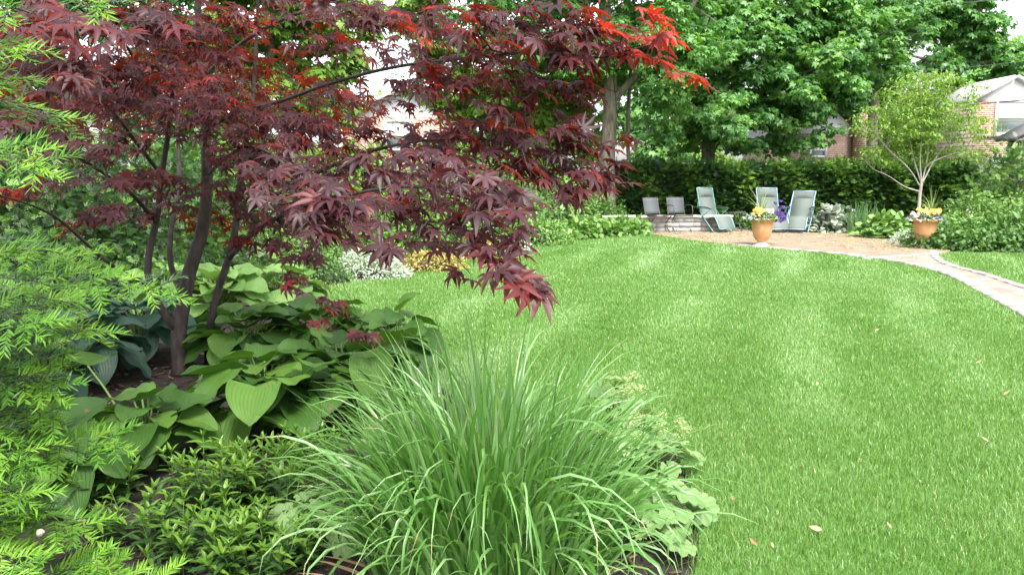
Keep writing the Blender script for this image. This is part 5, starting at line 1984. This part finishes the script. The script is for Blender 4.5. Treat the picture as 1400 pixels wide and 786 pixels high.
# ================================================================== PLANTERS
def planter(label, loc, k, seed, flabel, kind):
    loc = np.asarray(loc, float)
    t = thing('terracotta_planter', label, 'planter', tuple(loc), 'terracotta urn planters')
    H = .60 * k
    m = MB()
    prof = [(.085, .10), (.095, .112), (.13, .14), (.168, .20), (.195, .28), (.208, .36), (.216, .45), (.228, .53), (.262, .55), (.285, .575), (.285, .60), (.255, .605), (.232, .585), (.225, .53), (0, .53)]
    m.lathe([(a * k, b * k) for a, b in prof], loc, 36)
    obj('pot', m, M['terracotta'], t, smooth=True)
    m = MB()
    m.lathe([(0, 0), (.17 * k, 0), (.172 * k, .03 * k), (.13 * k, .045 * k), (.09 * k, .07 * k), (.08 * k, .098 * k), (0, .1 * k)], loc, 30)
    obj('foot', m, M['foot'], t, smooth=True)
    r = np.random.default_rng(seed)
    top = loc + [0, 0, .54 * k]
    f = thing('flower_arrangement', flabel, 'flowers', tuple(top), 'planted flower arrangements')

    def tuft(name, n, c, sp_, tm, size, mat, upb=.5):
        mm = MB()
        u = nrm(r.normal(size=(n, 3)))
        u[:, 2] = np.abs(u[:, 2])
        p = top + np.asarray(c) + u * (r.uniform(size=(n, 1)) ** .4) * sp_
        d = u + r.normal(0, .4, (n, 3))
        R = frames(d, np.array([0, 0, upb]) + u + r.normal(0, .3, (n, 3)))
        pk = r.integers(0, len(tm), n)
        for q in range(len(tm)):
            w = pk == q
            mm.inst(tm[q], p[w], R[w], size * r.uniform(.7, 1.2, n)[w], r.uniform(0, 1, n)[w])
        return obj(name, mm, M[mat], f)
    tuft('foliage', 420, (0, 0, .02), (.30 * k, .30 * k, .14), OV, .075, 'cover_mid')
    tuft('silver_leaves', 260, (-.06, -.05, .04), (.36 * k, .30 * k, .10), OV, .06, 'silver')

    def blossom(name, cs, mat, size):
        for c in cs:
            mm = MB()
            nn = nrm(np.array([r.normal(0, .4), -1 + r.normal(0, .3), .7]))
            x = nrm(np.cross(nn, [0, 0, 1.]))
            y = np.cross(nn, x)
            for q in range(5):
                a = q * 2 * PI / 5 + r.uniform(0, .4)
                d = x * math.cos(a) + y * math.sin(a)
                mm.inst(ROUND[0], (top + c)[None], frames(d[None] + nn * .15, nn[None]), [size * r.uniform(.8, 1.15)], [r.uniform()])
            obj(name, mm, M[mat], f)
    if kind == 0:
        blossom('yellow_flower', [np.array([r.uniform(-.2, .06), r.uniform(-.22, .1), r.uniform(.10, .26)]) for _ in range(22)], 'yellow', .05)
        blossom('pink_flower', [np.array([r.uniform(.0, .2), r.uniform(-.22, .1), r.uniform(.08, .24)]) for _ in range(10)], 'pink', .045)
        blossom('purple_flower', [np.array([r.uniform(.22, .44), r.uniform(-.1, .12), z]) for z in np.r_[r.uniform(-.02, .2, 16), r.uniform(.2, .45, 4)]], 'purple', .05)
    else:
        blossom('orange_flower', [np.array([r.uniform(-.18, .2), r.uniform(-.22, .12), r.uniform(.16, .26)]) for _ in range(26)], 'yellow', .05)
        blossom('purple_flower', [np.array([r.uniform(-.02, .3), r.uniform(-.26, .05), r.uniform(.04, .16)]) for _ in range(16)], 'purple', .045)
        blossom('pink_flower', [np.array([r.uniform(-.3, -.05), r.uniform(-.2, .1), r.uniform(.10, .2)]) for _ in range(8)], 'pink', .045)
    sm = MB()
    n = 26
    for i in range(n):
        az = r.uniform(0, 6.28)
        o = np.array([math.cos(az), math.sin(az), 0])
        l = r.uniform(.4, .85) * k
        lean = r.uniform(.1, 1.0)
        c = np.array([-.03, .05, .05]) if kind == 0 else np.array([.16, .1, .05])
        p0 = top + c
        q = [p0, p0 + o * l * .35 * math.sin(lean) + [0, 0, l * .55 * math.cos(lean * .7)], p0 + o * l * math.sin(lean) + [0, 0, l * math.cos(lean) * .95]]
        q = resample(q, .12)
        sd = np.array([-o[1], o[0], 0])
        w = np.linspace(.012, .002, len(q))[:, None]
        V = np.stack([q - sd * w, q + sd * w], 1).reshape(-1, 3)
        sm.add(V, grid_faces(len(q), 2), r.uniform())
    obj('spike_leaves', sm, M['spike'], f)


planter('terracotta urn on a pale foot in front of the recliners', G(1041, 336.5), .98, 401, 'yellow and purple flowers with tall spikes in the left urn', 0)
planter('terracotta urn on a pale foot where the brick path begins', G(1263, 340), 1.0, 402, 'orange flowers with silver leaves and spikes in the right urn', 1)


def lantern():
    loc = G(1320, 322)
    t = thing('garden_lantern', 'small pale tiered lantern standing among the plants of the right bed', 'lantern', tuple(loc))
    m = MB()
    m.lathe([(0, 0), (.09, 0), (.09, .04), (.04, .06), (.035, .34), (.05, .36), (0, .36)], loc, 16)
    obj('post', m, M['foot'], t, smooth=False)
    m = MB()
    for i in range(3):
        z = .38 + i * .075
        m.lathe([(.055, z - .02), (.06, z + .03), (.105 - .015 * i, z + .035), (.10 - .015 * i, z + .045), (.05, z + .07)], loc, 16)
    m.lathe([(.05, .575), (.03, .60), (.035, .63), (0, .66)], loc, 16)
    obj('tiered_cap', m, M['white'], t)


lantern()


# ================================================================== SMALL THINGS
def fallen(px, py, size, az, label, seed):
    r = np.random.default_rng(seed)
    p = G(px, py, .05)
    d = np.array([math.cos(az), math.sin(az), r.normal(.1, .1)])
    mb = MB()
    mb.inst(t_oval(.4, .12, -.35), p[None], frames(d[None], np.array([[0, 0, 1.]]) + r.normal(0, .35, (1, 3))), [size], [r.uniform()])
    V, F = mb.V[0], mb.F
    tag(obj('fallen_leaf', mb, M['brownleaf'], loc=tuple(p)), label, 'leaf', 'dry leaves fallen on the lawn')


fallen(1372, 540, 0.056, .3, 'large curled brown leaf on the right side of the lawn', 1)
fallen(1124, 724, 0.056, 2.9, 'long pale dry leaf on the lawn near the bottom', 2)
fallen(1036, 745, 0.041, 2.0, 'dry leaf on the lawn just below the long pale one, by the bed', 3)
fallen(1058, 748, 0.026, 1.7, 'tiny dry flake lying between two dry leaves near the bed edge', 4)
fallen(1004, 684, 0.034, 1.5, 'small pale dry leaf upright in the grass near the bare soil', 5)
fallen(1352, 603, 0.041, 2.6, 'narrow tan dry leaf on the lawn below the curled brown one', 6)
fallen(1219, 722, 0.034, 1.8, 'thin dry leaf standing in the front lawn grass', 7)
fallen(1118, 526, 0.045, 1.2, 'small tan dry leaf in the middle of the lawn', 8)
fallen(1196, 452, 0.045, .4, 'pale dry leaf farther back on the pale mown strip', 9)
fallen(1334, 496, 0.045, .2, 'small dry leaf on the lawn toward the brick path', 10)
fallen(226, 738, 0.060, .5, 'reddish brown dead leaf on the mulch among pointed leaves', 11)


def snail():
    p = P(54, 729, 1.62)
    mb = MB()
    a = np.linspace(0, 2.6 * 2 * PI, 60)
    rad = .005 * (1 - a / a.max()) ** .9 + .0006
    pts = np.stack([np.cos(a) * rad, .004 - .010 * (a / a.max()), np.sin(a) * rad], -1)
    mb.tube(pts + p, .0042 * (1 - .8 * a / a.max()), 10)
    tag(obj('snail_shell', mb, M['snail'], smooth=True, loc=tuple(p)), 'tiny pale round snail shell sitting on a low yew twig', 'snail')


snail()
print('tris', sum(len(o.data.polygons) for o in bpy.data.objects if o.type == 'MESH'))
